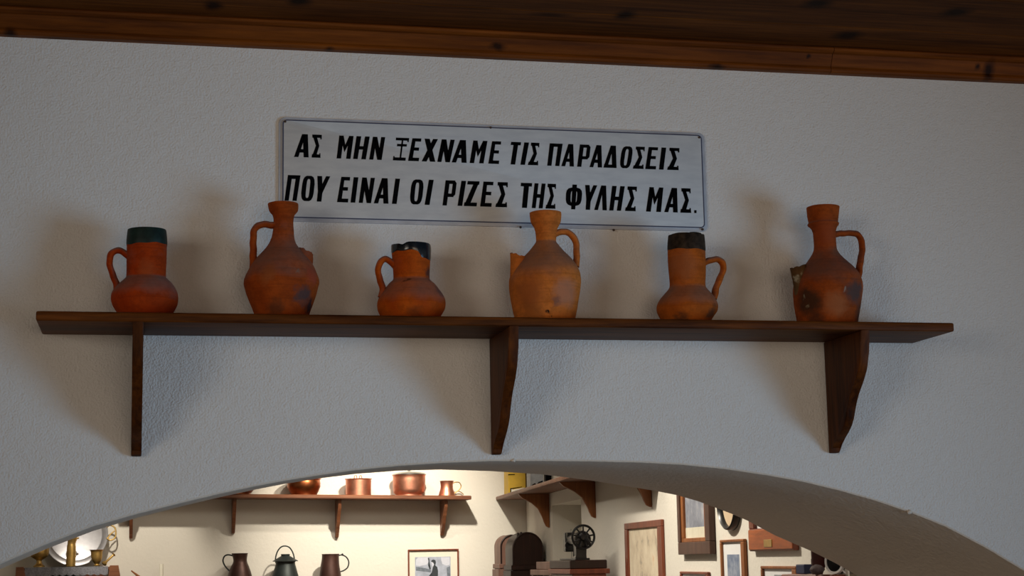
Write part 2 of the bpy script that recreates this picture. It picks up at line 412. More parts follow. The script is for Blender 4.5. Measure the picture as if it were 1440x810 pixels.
quad(bm, W(ns0, nz0), W(ns0, nz0, nd), W(ns0, nz1, nd), W(ns0, nz1)); quad(bm, W(ns1, nz0), W(ns1, nz0, nd), W(ns1, nz1, nd), W(ns1, nz1))
quad(bm, W(ns0, nz0), W(ns1, nz0), W(ns1, nz0, nd), W(ns0, nz0, nd)); quad(bm, W(ns0, nz1), W(ns1, nz1), W(ns1, nz1, nd), W(ns0, nz1, nd))
bmesh.ops.remove_doubles(bm, verts=bm.verts, dist=1e-5)
struct('wall_right', bm, M['wall_back'])

# ================================================================= MAIN SHELF
SZ0, SZ1, SD = 2.147, 2.1695, 0.236
SX0, SX1 = -0.245, 1.992
shelf = thing('wall_shelf', (0.87, -0.118, 2.0), 'long dark wooden shelf above the arch, carrying six clay jugs', 'shelf')
bm = NB(); box(bm, (SX0, -SD, SZ0), (SX1, -0.001, SZ1), 0.0045, 3)
build('board', bm, M['shelfwood'], shelf, smooth=True)
# bracket outline: depth against height, read from the right-hand bracket
XB = atY(1161.5, 560, 0).x
bp = [(1211,468),(1210,480),(1209.6,494),(1208.6,510),(1207,521),(1203,533),(1199,544),(1195,556),(1192,568),(1190.3,578),(1189.3,588),(1186.5,598),(1182.5,607),(1176.5,616),(1172,623),(1169.6,630)]
op = []
for x, y in bp:
    P = atX(x, y, XB); op.append((P.y, P.z))
zb = atY(1165, 637.5, 0).z
op = [(op[0][0], SZ0)] + op[1:] + [(-0.022, zb + 0.004), (-0.015, zb), (-0.001, zb), (-0.001, SZ0)]
def bracket(bm, x, outline, th, dx=0.0):
    return prism(bm, [Vector((x + dx, y, z)) for y, z in outline], (th, 0, 0), 0.003, 2)
for px in (187.0, 689.2, 1161.5):
    X = atY(px, 560, 0).x
    if px == 187.0: X = atY(186.5, 500, -0.1).x
    bm = NB(); bracket(bm, X, op, 0.024)
    build('bracket', bm, M['bracketwood'], shelf, smooth=True)

# ================================================================= SIGN
PX0, PX1, PZ0, PZ1 = 0.3125, 1.4275, 2.4355, 2.7005
def rrect(x0, x1, z0, z1, r, y, seg=5):
    pts = []
    for cx, cz, a0 in ((x1 - r, z1 - r, 0), (x0 + r, z1 - r, 90), (x0 + r, z0 + r, 180), (x1 - r, z0 + r, 270)):
        for k in range(seg + 1):
            a = math.radians(a0 + 90 * k / seg); pts.append(Vector((cx + r * math.cos(a), y, cz + r * math.sin(a))))
    return pts
sign = thing('sign', ((PX0 + PX1) / 2, 0, PZ0), 'pale blue enamelled metal sign with black hand-painted Greek lettering, above the jugs', 'sign')
bm = NB(); prism(bm, rrect(PX0, PX1, PZ0, PZ1, 0.016, -0.001), (0, -0.005, 0), 0.0015, 2)
build('rim', bm, M['signrim'], sign, smooth=True)
ix0, ix1, iz0, iz1 = PX0 + 0.0095, PX1 - 0.0095, PZ0 + 0.009, PZ1 - 0.0075
bm = NB(); prism(bm, rrect(ix0, ix1, iz0, iz1, 0.011, -0.006), (0, -0.0035, 0), 0.0012, 2)
build('panel', bm, M['sign'], sign, smooth=True)
FY = -0.0097
def band(bm, o, i, y):
    a = [bm.verts.new((p.x, y, p.z)) for p in o]; b = [bm.verts.new((p.x, y, p.z)) for p in i]
    for k in range(len(a)): bm.faces.new((a[k], a[(k + 1) % len(a)], b[(k + 1) % len(a)], b[k]))
bm = NB(); band(bm, rrect(ix0 - .0006, ix1 + .0006, iz0 - .0006, iz1 + .0006, 0.0115, 0), rrect(ix0 + .0022, ix1 - .0022, iz0 + .0022, iz1 - .0022, 0.009, 0), FY - 0.0001)
build('border_line', bm, M['navy'], sign)
def V_(x0, x1, y0=0., y1=1.): return [(x0, y0), (x1, y0), (x1, y1), (x0, y1)]
def ring_quads(y0, y1, wx, wy):
    o, i = [], []
    for k in range(16):
        a = 2 * PI * (k + .5) / 16; c, s = math.cos(a), math.sin(a)
        q = lambda v, e: math.copysign(abs(v) ** e, v)
        o.append((.5 + .5 * q(c, .62), (y0 + y1) / 2 + (y1 - y0) / 2 * q(s, .62)))
        i.append((.5 + (.5 - wx) * q(c, .55), (y0 + y1) / 2 + ((y1 - y0) / 2 - wy) * q(s, .55)))
    return [[o[k], o[(k + 1) % 16], i[(k + 1) % 16], i[k]] for k in range(16)]
AL = [(0, 0), (.30, 0), (.80, .98), (.80, 1), (.56, 1)]; AR = [(.66, 0), (1, 0), (.95, 1), (.60, 1)]
GL = {
 'Α': [AL, AR, V_(.25, .75, .20, .35)], 'Λ': [AL, AR], 'Δ': [AL, AR, V_(.05, .95, 0, .15)],
 'Σ': [[(.02, .86), (1, .86), (1, 1), (0, 1)], [(0, 0), (1, 0), (.97, .15), (.03, .15)], [(0, 1), (.42, 1), (.80, .52), (.42, .52)], [(.42, .52), (.80, .52), (.46, 0), (0, 0)], [(.86,.80),(1,.80),(1,.9),(.86,.9)], [(.84,.1),(.97,.1),(.97,.2),(.84,.2)]],
 'Μ': [V_(0, .32), V_(.68, 1), [(.05, 1), (.30, 1), (.57, .48), (.50, .28)], [(.95, 1), (.70, 1), (.43, .48), (.50, .28)]],
 'Η': [V_(0, .36), V_(.64, 1), V_(.3, .7, .42, .57)], 'Ν': [V_(0, .33), V_(.67, 1), [(0, 1), (.36, 1), (1, 0), (.64, 0)]],
 'Ξ': [V_(0.05, 1, .88, 1), V_(.18, .90, .62, .73), V_(0, .95, 0, .14), V_(.48, .60, .1, .9), V_(.9, 1, .82, .95), V_(0, .1, .07, .19)],
 'Ε': [V_(0, .40), V_(.3, 1, .86, 1), V_(.3, .88, .46, .60), V_(.3, 1, 0, .15)],
 'Χ': [[(0, 0), (.36, 0), (1, 1), (.64, 1)], [(0.02, 1), (.40, 1), (1, 0), (.60, 0)]],
 'Τ': [V_(0, 1, .86, 1), V_(.28, .74)], 'Ι': [V_(0, 1)], 'Π': [V_(0, .35), V_(.65, 1), V_(.2, .8, .85, 1)],
 'Ρ': [V_(0, .38), V_(.3, .86, .86, 1), V_(.3, .86, .34, .48), V_(.66, 1, .44, .90), [(.8, 1), (1, .9), (.8, .86)], [(.8, .34), (1, .44), (.8, .48)]],
 'Ο': ring_quads(0, 1, .36, .13), 'Φ': ring_quads(.14, .88, .30, .12) + [V_(.37, .64)],
 'Υ': [[(0, 1), (.37, 1), (.52, .40), (.14, .40)], [(1, 1), (.68, 1), (.2, .40), (.52, .34)], [(.14, .42), (.52, .42), (.50, 0), (.12, 0)]],
 'Ζ': [V_(0, 1, .86, 1), V_(0, 1, 0, .15), [(0, 0), (.42, 0), (1, 1), (.58, 1)]], '.': [V_(0, 1)],
}
A0, B0 = (380, 150), (690, 150)
# letter, origin of the measurement, x of its foot left/right, x of its head left/right
L1 = [('Α',A0,150,243,150,243),('Σ',A0,262,318,266,327),('Μ',A0,420,508,437,528),('Η',A0,524,605,546,630),('Ν',A0,626,705,650,728),('Ξ',A0,776,860,792,880),('Ε',A0,872,940,900,957),('Χ',A0,958,1045,975,1062),('Ν',A0,1057,1137,1086,1168),('Α',A0,1148,1243,1148,1243),('Μ',A0,1262,1350,1285,1375),('Ε',A0,1380,1447,1404,1462),
      ('Τ',B0,108,172,130,193),('Ι',B0,188,217,213,243),('Σ',B0,235,301,256,309),('Π',B0,358,435,374,456),('Α',B0,447,527,447,527),('Ρ',B0,547,618,565,634),('Α',B0,625,705,625,705),('Δ',B0,713,797,713,797),('Ο',B0,813,883,832,905),('Σ',B0,900,968,920,976),('Ε',B0,978,1045,1000,1060),('Ι',B0,1065,1094,1081,1111),('Σ',B0,1117,1190,1132,1195)]
L2 = [('Π',A0,90,167,112,192),('Ο',A0,190,270,208,287),('Υ',A0,285,362,298,380),('Ε',A0,422,492,450,506),('Ι',A0,508,538,528,558),('Ν',A0,560,638,582,663),('Α',A0,655,748,655,748),('Ι',A0,770,800,792,822),('Ο',A0,880,958,895,976),('Ι',A0,977,1008,1004,1035),('Ρ',A0,1090,1162,1110,1182),('Ι',A0,1185,1215,1210,1240),('Ζ',A0,1225,1306,1250,1325),('Ε',A0,1328,1400,1350,1413),
      ('Σ',B0,30,104,45,109),('Τ',B0,178,248,192,263),('Η',B0,260,329,278,348),('Σ',B0,347,410,361,414),('Φ',B0,473,570,478,585),('Υ',B0,592,666,598,675),('Λ',B0,655,735,655,735),('Η',B0,750,825,769,849),('Σ',B0,850,918,867,926),('Μ',B0,983,1078,1005,1093),('Α',B0,1098,1184,1098,1184),('Σ',B0,1200,1270,1207,1265),('.',B0,1288,1303,1288,1303)]
def line_y(line, x, top):            # x in picture pixels
    if line == 1: return (188.2 + (x - 416) * 0.0372) if top else (220.8 + (x - 416) * 0.0345)
    return (246.0 + (x - 405) * 0.0336) if top else (282.2 + (x - 405) * 0.0305)
for line, L in ((1, L1), (2, L2)):
    for i, (ch, org, bl, br, tl, tr) in enumerate(L):
        bm = NB()
        f = lambda v: org[0] + v / 4.5
        for poly in GL[ch]:
            pts = []
            for (u, v) in poly:
                xb = f(bl) + (f(br) - f(bl)) * u; xt = f(tl) + (f(tr) - f(tl)) * u
                x = xb + (xt - xb) * v; vv = v * 0.12 if ch == '.' else v
                y = line_y(line, x, False) * (1 - vv) + line_y(line, x, True) * vv
                P = atY(x, y, FY - 0.0002); pts.append(P)
            bm.faces.new([bm.verts.new(p) for p in pts])
        build('letter', bm, M['black'], sign)
for (px, py) in ((401, 171), (690, 179.5), (983, 193.5), (732, 319.5), (863, 323.5), (988, 322.5)):
    c = atY(px, py, -0.0085); bm = NB()
    lathe(bm, [(Vector((0, 0, .0035)), .0012), (Vector((0, 0, .003)), .0026), (Vector((0, 0, 0)), .0034)], 10)
    for v in bm.verts: v.co = Vector((v.co.x, -v.co.z, v.co.y)) + c
    build('screw', bm, M['rust'], sign, smooth=True)

# ================================================================= THE SIX JUGS
JY = -0.118
JS = mpp(JY)
def jug(name, label, rows, mat, handle, hr, rim=None, band=None, bandmat=None, cut=None, spout=None, spoutmat=None, sub=4, wob=0.0008, strap=1.6, jy=JY, floor_z=SZ1, handle_side=0.0, ycurve=True):
    rows = sorted(rows, key=lambda r: r[2])
    xb = (rows[-1][0] + rows[-1][1]) / 2
    base = atY(xb, rows[-1][2], jy); base.z = floor_z
    scale = mpp(jy)
    th = thing(name, base, label, 'jug', 'clay jugs on the shelf above the arch')
    fine = catmull(rows, sub) if sub > 1 else rows
    rings = []
    for xl, xr, y in fine:
        P = atY((xl + xr) / 2, y, jy); rings.append((P, (xr - xl) / 2 * scale))
    rings[-1] = (Vector((rings[-1][0].x, jy, rings[-1][0].z)), rings[-1][1])
    # foot: goes on down to the board
    P, r = rings[-1]
    if P.z > floor_z + 0.002:
        h = P.z - floor_z; slope = (rings[-4][1] - r) / max(1e-4, rings[-4][0].z - P.z)
        rings.append((Vector((P.x, jy, floor_z + 0.0015)), r - slope * h * 0.8)); 
    else:
        rings = [q for q in rings if q[0].z > floor_z + 0.002]
    P, r = rings[-1]; rings.append((Vector((P.x, jy, floor_z)), r - 0.0015))
    ztop = rings[0][0].z; r0 = rings[0][1]; cx = rings[0][0]
    wall = 0.0045
    inner = []
    for c, r in rings[1:-1]:
        if r - wall > 0.006 and c.z > floor_z + 0.012: inner.append((c, r - wall))
    inner = inner[:: 2]
    innertop = [(Vector((cx.x, cx.y, ztop)), r0 - wall), (Vector((cx.x, cx.y, ztop + .0008)), r0 - wall * .5)]
    prof = inner[::-1] + innertop + rings
    ph = random.random() * 6
    def mod(p, t, r):
        q = Vector((p.x + wob * math.cos(t) * math.sin(3 * t + ph + p.z * 30), p.y + wob * math.sin(t) * math.sin(2 * t + ph), p.z))
        if cut and p.z > ztop - 0.05: q.z = min(q.z, ztop - cut(t) + 0.0015 * (r < r0 - .001))
        return q
    bm = NB(); lathe(bm, prof, 56, mod, cap0=True, cap1=True)
    body = build('body', bm, mat, th, smooth=True, sharp=50)
    if band:
        # glazed collar: a thin skin of glaze over the rim with a wavy lower edge
        depth = band
        bm = NB(); N = 72; R = []
        levels = [0, .12, .25, .4, .55, .7, .85, 1.0]
        def rad(z):
            for (c1, r1), (c2, r2) in zip(rings, rings[1:]):
                if c1.z >= z >= c2.z:
                    k = (c1.z - z) / max(1e-6, c1.z - c2.z); return c1.lerp(c2, k), r1 + (r2 - r1) * k
            return rings[0]
        innr = []
        for lv, inn in [(.35, 1), (.1, 1)] + [(l, 0) for l in levels]:
            row = []
            for k in range(N):
                t = 2 * PI * k / N; c_ = cut(t) if cut else 0
                zt = ztop - c_ + 0.0016; dd = max(0.002, depth(t) - c_)
                if inn: z = zt - 0.02 * lv; c, r = rad(z); r -= wall + .0008
                else:
                    z = zt - dd * lv; c, r = rad(min(z, ztop)); r += 0.0011 * (1 if 0 < lv < 1 else .5)
                p = Vector((c.x + r * math.cos(t), c.y + r * math.sin(t), z))
                p.x += wob * math.cos(t) * math.sin(3 * t + ph + z * 30); p.y += wob * math.sin(t) * math.sin(2 * t + ph)
                row.append(bm.verts.new(p))
            R.append(row)
        for a, b in zip(R, R[1:]):
            for k in range(N): bm.faces.new((a[k], a[(k + 1) % N], b[(k + 1) % N], b[k]))
        g = build('glazed_rim', bm, bandmat[0], th, smooth=True, sharp=60); g['label'] = bandmat[1]
    if handle:
        (ax_, ay_), (bx_, by_) = handle[0], handle[1]; ln = math.hypot(ax_ - bx_, ay_ - by_)
        handle = [(ax_ + (ax_ - bx_) / ln * 7, ay_ + (ay_ - by_) / ln * 7)] + handle
        hp = catmull(handle, 5); m = len(hp)
        path = [atY(x, y, jy) for x, y in hp]
        rr = [scale * hr * (1.0 + 0.25 * (abs(i / (m - 1) - 0.5) * 2) ** 3) for i in range(m)]
        bm = NB(); tube(bm, path, rr, [r * strap for r in rr], n=14)
        for v in bm.verts: v.co += Vector((math.sin(v.co.z * 210), 0, math.sin(v.co.x * 260))) * 0.0005
        build('handle', bm, mat, th, smooth=True, sharp=60)
    if spout:
        pts, top_slope = spout
        ctr = [(atY(x, y, jy + dyy), r * scale) for x, y, r, dyy in pts]
        bm = NB(); N = 24; R = []
        inner = [(c, r * 0.62) for c, r in ctr[:-1]]
        seq = inner[::-1] + ctr
        # from inside up to the broken lip and down the outside
        seq = [(c, r) for c, r in [(ctr[1][0], ctr[1][1] * .6), (ctr[0][0], ctr[0][1] * .66)]] + ctr
        for j, (c, r) in enumerate(seq):
            ax = (ctr[0][0] - ctr[-1][0]).normalized()
            e1 = Vector((1, 0, 0)); e1 = (e1 - ax * e1.dot(ax)).normalized(); e2 = ax.cross(e1)
            row = []
            for k in range(N):
                t = 2 * PI * k / N
                p = c + e1 * r * math.cos(t) + e2 * r * math.sin(t)
                if j in (1, 2): p += ax * (top_slope * -math.cos(t) + 0.0014 * math.sin(5 * t) + 0.0008 * math.sin(9 * t + 1))
                row.append(bm.verts.new(p))
            R.append(row)
        for a, b in zip(R, R[1:]):
            for k in range(N): bm.faces.new((a[k], a[(k + 1) % N], b[(k + 1) % N], b[k]))
        bm.faces.new(R[0])
        build('broken_spout', bm, spoutmat or mat, th, smooth=True, sharp=50)
    return th

def lump(t, c, w): # smooth bump around the angle c (radians)
    d = (t - c + PI) % (2 * PI) - PI
    return math.exp(-(d / w) ** 2)
FRONT = -PI / 2

greenglaze = NT('green_black_glaze'); o = greenglaze.tc.outputs['Object']
M['greenglaze'] = greenglaze.out(greenglaze.ramp(greenglaze.noise(o, 45, 5), [(0.35, (0.002, 0.008, 0.007)), (0.7, (0.008, 0.030, 0.024))]), 0.5, spec=0.25)
g = NT('blue_black_glaze'); o = g.tc.outputs['Object']
M['blueglaze'] = g.out(g.ramp(g.noise(o, 40, 5), [(0.35, (0.003, 0.004, 0.006)), (0.7, (0.010, 0.018, 0.026))]), 0.16)
g = NT('brown_black_slip'); o = g.tc.outputs['Object']
M['brownglaze'] = g.out(g.ramp(g.noise(o, 60, 5), [(0.35, (0.010, 0.006, 0.004)), (0.7, (0.050, 0.032, 0.020))]), 0.7, spec=0.15)

c_red = clay('clay_red_orange', (0.378, 0.044, 0.0023), (0.273, 0.029, 0.0015), dust_amt=0.75, patches=[(0.0, -0.05, 0.112, 0.03, (0.33, 0.075, 0.02), 0.5)])
jug('clay_jug', 'squat orange clay jug with a dark green glazed collar, leftmost on the shelf',
    [(182.2,232,324.8),(180.8,232.8,338),(180.2,232.6,350),(179.6,231.6,370),(179.3,231,388),(177.5,233,392),(171.5,239,398),(165,243.5,405),(161,246.5,412),(160,247.4,420),(161.5,246.6,428),(165.5,243,436),(168,241,440)],
    c_red, [(184,363),(178,358),(171,353.5),(163,352.5),(156,358),(154,368),(156,379),(160,390),(163.5,399),(165,408),(166,413)], 4.2,
    band=lambda t: 0.0375 + 0.0015 * math.sin(2 * t) + 0.001 * math.sin(7 * t), bandmat=(M['greenglaze'], 'dark green glaze around the mouth'))

s = JS
c_2 = clay('clay_brown_orange', (0.347, 0.064, 0.0068), (0.242, 0.040, 0.0042), dust_amt=0.55, patches=[
    (24 * s, -34 * s, 0.055, 0.030, (0.060, 0.045, 0.047), 0.85), (35 * s, -20 * s, 0.030, 0.022, (0.02, 0.016, 0.02), 0.9), (36 * s, -28 * s, 0.10, 0.028, (0.34, 0.06, 0.028), 0.8),
    (13 * s, -44 * s, 0.108, 0.010, (0.20, 0.15, 0.12), 0.7), (-10 * s, -34 * s, 0.02, 0.03, (0.08, 0.028, 0.012), 0.7), (-20 * s, -38 * s, 0.10, 0.03, (0.32, 0.10, 0.03), 0.6)])
jug('clay_jug', 'tall brown clay jug with a collar mouth, standing before the sign\'s lower left corner',
    [(377.8,419,286.8),(378.2,419.4,290),(379.5,418.8,296),(381.5,416.5,299.5),(384,414.2,302.5),(385.4,412.8,308),(385.6,412.2,316),(384.6,412.6,324),(382.4,413,334),(379,415,342),(374.5,419.5,349),(368.5,426,356),(360.5,433.5,365),(355,438.5,373),(350.5,442.5,382),(346.6,446,391),(345.5,447,397.5),(346,446,402),(349,443.5,413),(353,440,424),(357.5,435.5,436),(360,432.5,444)],
    c_2, [(388,317),(381,316.5),(372,315.5),(363,317.5),(357.5,324),(356.2,335),(356.2,350),(356.3,365),(357,376)], 4.6, strap=1.3,
    spout=([(430.5,353,10.5,-0.004), (427,361,14,-0.004), (420,377,19,-0.002)], 0.001), spoutmat=c_2)

c_3 = clay('clay_bright_orange', (0.483, 0.092, 0.0046), (0.336, 0.048, 0.0027), dust_amt=0.6, patches=[
    (-9 * s, -25 * s, 0.093, 0.012, (0.06, 0.02, 0.008), 0.8), (22 * s, -12 * s, 0.115, 0.022, (0.05, 0.025, 0.022), 0.85), (0, -42 * s, 0.008, 0.03, (0.12, 0.032, 0.01), 0.6), (36 * s, -20 * s, 0.065, 0.022, (0.09, 0.055, 0.05), 0.7)])
def cut3(t): return 0.0048 * lump(t, FRONT - 0.62, 0.18) + 0.002 * lump(t, FRONT - 1.0, 0.35) + 0.0012 * lump(t, FRONT + 1.2, .2)
jug('clay_jug', 'low bright orange jug with a chipped black glazed rim, between the two tall left-hand jugs',
    [(551.5,605.2,345.6),(551.6,605.6,352),(552.2,605.2,362),(553,604.2,375),(553.6,603.4,388),(552.8,604,394),(547,610,399.5),(541.5,616,407),(535.5,621.4,415),(532.2,624.6,422),(531.2,625.2,429),(532.2,623.8,436),(535.5,620,443),(538,617.5,447)],
    c_3, [(556,374),(550,368.5),(543,364.6),(537,366.5),(532.6,374),(532,384),(534.5,394),(537.5,403),(538,411),(537,418)], 4.3,
    band=lambda t: 0.0205 + 0.019 * (0.5 + 0.5 * math.tanh(((t - FRONT - 0.30 + PI) % (2 * PI) - PI) * 9)) * (1 if ((t - FRONT + PI) % (2 * PI) - PI) > 0 else 0) + 0.0012 * math.sin(8 * t), bandmat=(M['blueglaze'], 'glossy blue-black glaze around the mouth'), cut=cut3)

c_4 = clay('clay_sandy_orange', (0.588, 0.176, 0.0323), (0.462, 0.124, 0.0190), dust_amt=0.72, dust=(0.17, 0.135, 0.115), patches=[
    (-6 * s, -43 * s, 0.020, 0.0075, (0.012, 0.008, 0.006), 1.0), (-1 * s, -43 * s, 0.010, 0.0055, (0.012, 0.008, 0.006), 1.0), (8 * s, -48 * s, 0.031, 0.004, (0.02, 0.01, 0.01), 1.0), (46 * s, -15 * s, 0.033, 0.006, (0.03, 0.015, 0.012), .9),
    (-30 * s, -35 * s, 0.07, 0.05, (0.34, 0.10, 0.028), 0.75), (-25 * s, -30 * s, 0.02, 0.04, (0.26, 0.09, 0.025), 0.6), (22 * s, -44 * s, 0.07, 0.045, (0.42, 0.20, 0.13), 0.6), (8 * s, -48 * s, 0.045, 0.016, (0.16, 0.08, 0.065), .6)])
jug('clay_jug', 'big sandy orange jug with a pointed broken spout, standing by the middle bracket',
    [(745,789.6,299.5),(745.2,789.8,304),(746.4,788.8,312),(748.6,786.8,316.5),(751,784.5,320.5),(752.6,782.8,327),(753.2,782,334),(753.2,781.8,340),(750,785.4,345),(745.6,789.8,350.5),(740.8,795,356),(735.2,801.2,362),(729.4,806.8,368.5),(723.4,812,376),(719,815.6,384),(716.8,817,392),(716.2,817.2,399),(717,816,410),(719,813.5,424),(721.4,811,437),(724,808.6,448)],
    c_4, [(783,328),(790,325.8),(797,326.5),(804,331),(809,338),(810.6,348),(810.8,358),(810.5,368),(809,375)], 4.3,
    spout=([(728.6,359.5,10.8,-0.004), (729,368,11.2,-0.004), (732.5,392,15.5,0.0)], 0.0075))

c_5 = clay('clay_dusty_orange', (0.441, 0.104, 0.0114), (0.315, 0.068, 0.0068), dust_amt=0.65, patches=[
    (25 * s, -28 * s, 0.030, 0.024, (0.05, 0.028, 0.018), 0.75), (-20 * s, -33 * s, 0.012, 0.022, (0.06, 0.028, 0.014), 0.7), (-12 * s, -24 * s, 0.15, 0.05, (0.34, 0.115, 0.045), 0.6)])
def cut5(t): return 0.0035 * lump(t, FRONT + 0.75, 0.09) + 0.0016 * lump(t, FRONT + 1.05, 0.12) + 0.001 * math.sin(3 * t + 1) ** 2 + 0.0012 * lump(t, FRONT - .2, .05)
jug('clay_jug', 'dusty orange jug with a matt dark brown chipped collar and right handle, second from right',
    [(940,990.7,331.6),(939.2,991.8,343),(938.7,992.5,356),(939,992.8,372),(940,992.5,386),(941,991.8,400),(939.4,993.6,406),(934.4,999,412),(928.4,1004.8,419),(924.4,1008.8,426),(923,1010.2,432),(923.6,1009.4,438),(926.6,1005.6,444),(930,1001.5,450),(932,999.5,455)],
    c_5, [(989,370.5),(996,367),(1004,365),(1011,365.5),(1016.5,371),(1017,379),(1014,388),(1010.5,396),(1007,405),(1005,414),(1003,420)], 4.3,
    band=lambda t: 0.0405 + 0.003 * math.sin(t + 2.6) + 0.001 * math.sin(6 * t), bandmat=(M['brownglaze'], 'matt dark brown band around the mouth'), cut=cut5)

c_6 = clay('clay_smoked_brown', (0.357, 0.068, 0.0084), (0.210, 0.040, 0.0053), dust_amt=0.6, dust=(0.12, 0.09, 0.08), patches=[
    (26 * s, -38 * s, 0.085, 0.042, (0.075, 0.052, 0.05), 0.9), (38 * s, -22 * s, 0.03, 0.04, (0.055, 0.03, 0.022), 0.85), (-40 * s, -25 * s, 0.06, 0.050, (0.045, 0.025, 0.015), 0.85), (-5 * s, -46 * s, 0.05, 0.040, (0.34, 0.11, 0.04), 0.8), (-33 * s, -32 * s, 0.01, 0.03, (0.05, 0.022, 0.012), 0.7),
    (12 * s, -20 * s, 0.195, 0.022, (0.16, 0.09, 0.06), .4), (40 * s, -22 * s, 0.04, 0.009, (0.4, 0.13, 0.05), .8), (-6 * s, -17 * s, 0.24, 0.05, (0.30, 0.06, 0.018), .7), (-46 * s, -20 * s, 0.070, 0.008, (0.42, 0.38, 0.28), .5), (-43 * s, -24 * s, 0.045, 0.006, (0.40, 0.34, 0.22), .5), (-44 * s, -22 * s, 0.025, 0.006, (0.40, 0.36, 0.26), .8), (11 * s, -48 * s, 0.086, 0.006, (0.30, 0.26, 0.22), .7)])
jw = clay('clay_spout_worn_glaze', (0.085, 0.036, 0.012), (0.15, 0.085, 0.035), dust_amt=0.1, speck=0.5, patches=[(-51 * s, -10 * s, 0.122, 0.012, (0.42, 0.38, 0.28), 0.8), (-49 * s, -14 * s, 0.095, 0.010, (0.40, 0.34, 0.22), 0.8), (-44 * s, -16 * s, 0.135, 0.007, (0.40, 0.34, 0.22), 0.7)])
j6 = jug('clay_jug', 'tall smoke-stained jug with a funnel mouth and whitish broken spout, rightmost on the shelf',
    [(1133.2,1181.2,291.6),(1133.8,1180.8,296),(1135,1180,305),(1136.6,1179.4,312.5),(1135.2,1180.8,315),(1136.2,1180,317.4),(1139.4,1178,320),(1142.4,1176.4,325),(1143.4,1176,331),(1144.2,1176.4,342),(1144,1177,350),(1142,1179.6,356),(1137.8,1185,362.5),(1133,1192,369),(1126.6,1199.8,376),(1120.8,1206.6,383.5),(1117,1211,391),(1114.8,1213.6,399),(1114.2,1214.4,407),(1115,1213,420),(1117,1211,435),(1120,1208,450),(1121,1207,456)],
    c_6, [(1174,329.5),(1182,328.5),(1191,328),(1200,328),(1207,331),(1211.5,340),(1212.4,350),(1211,361),(1209,372),(1207.8,382),(1206,390)], 4.2,
    spout=([(1122.0,375,11.8,-0.004), (1123.5,385,11.2,-0.004), (1127.5,398,12.6,-0.002), (1131,412,14,0.0)], -0.001), spoutmat=jw)

# ================================================================= BACK ROOM: wall shelf with copper ware
BS_L, BS_R = atY(160, 693.5, 7.05), atY(663, 697.0, 7.05)
def bsz(x): return BS_L.z + (BS_R.z - BS_L.z) * (x - BS_L.x) / (BS_R.x - BS_L.x)
bs = thing('wall_shelf', (1.3, 7.2, 1.9), 'long brown shelf on the back wall of the room beyond the arch, carrying copper pots', 'shelf')
bm = NB(); box(bm, (BS_L.x, 7.05, -0.026), (BS_R.x, 7.299, 0), 0.004, 1)
for v in bm.verts: v.co.z += bsz(v.co.x)
build('board', bm, M['backwood'], bs, smooth=True)
def sbracket(px_tip, py_tip, depth=0.20, th=0.022):
    tip = atY(px_tip, py_tip, 7.27); h = bsz(tip.x) - 0.026 - tip.z
    z1 = bsz(tip.x) - 0.027; z0 = tip.z
    outl = [(7.298, z1), (7.298 - depth, z1), (7.298 - depth, z1 - h * .1), (7.298 - depth * .93, z1 - h * .25), (7.298 - depth * .62, z1 - h * .48), (7.298 - depth * .55, z1 - h * .62), (7.298 - depth * .42, z1 - h * .75), (7.298 - depth * .2, z1 - h * .92), (7.298 - depth * .12, z0), (7.298, z0)]
    bm = NB(); prism(bm, [Vector((tip.x - th / 2, y, z)) for y, z in outl], (th, 0, 0), 0.003, 1)
    return build('bracket', bm, M['backwood'], bs, smooth=True)
for p in ((184, 757), (328, 750), (474, 756), (622, 753)): sbracket(*p)

def vessel(name, label, cat, rows, mat, Y, fz, n=32, sub=3, wallt=0.003, group=None, solid=False):
    """round metal vessel from picture rows (left, right, y)"""
    sc = mpp(Y)
    fine = catmull(rows, sub) if sub > 1 else rows
    rings = [(atY((a + b) / 2, y, Y), (b - a) / 2 * sc) for a, b, y in fine]
    rings = [q for q in rings if q[0].z > fz + 0.003]
    P, r = rings[-1]; cxm = P.x
    rings.append((Vector((cxm, Y, fz + 0.001)), r)); rings.append((Vector((cxm, Y, fz)), r * .96))
    th = thing(name, (cxm, Y, fz), label, cat, group)
    top = rings[0]
    if solid: prof = rings
    else:
        inner = [(c, max(0.004, r - wallt)) for c, r in rings[1:-2][::3]]
        prof = inner[::-1] + [(top[0], top[1] - wallt)] + rings
    bm = NB(); lathe(bm, prof, n)
    build('body', bm, mat, th, smooth=True, sharp=40)
    return th, rings
def wire(th, name, pts, r, mat, Y, n=8, sub=5, side=Vector((0, 1, 0))):
    sc = mpp(Y); hp = catmull(pts, sub)
    bm = NB(); tube(bm, [atY(x, y, Y) for x, y in hp], r * sc, n=n, side=side)
    return build(name, bm, mat, th, smooth=True, sharp=60)

Yp = 7.165
def zs(px): return bsz(atY(px, 697, Yp).x)
v, r = vessel('copper_pan', 'wide shallow red copper pan, leftmost copper vessel half hidden by the arch', 'pan', [(288,361,680),(291,358.5,683),(296,354,690),(301,349,696),(303,347,702)], M['dcopper'], Yp, zs(325))
v, r = vessel('copper_bowl', 'rounded dark copper basin with an everted rim, left of the two copper saucepans', 'bowl', [(403,451,673.5),(405.5,448.8,675.5),(405.2,449.4,679),(405.4,449.2,685),(408,447,691),(411,444,697),(413,442,702)], M['dcopper'], Yp, zs(427))
v, r = vessel('copper_saucepan', 'plain cylindrical copper saucepan without a lid, between the basin and the lidded pot', 'pot', [(485.5,522.5,673.4),(487,521.2,675),(487,521.2,678),(487,521,690),(487.5,520.8,697),(488,520,702)], M['copper'], Yp, zs(504), sub=1)
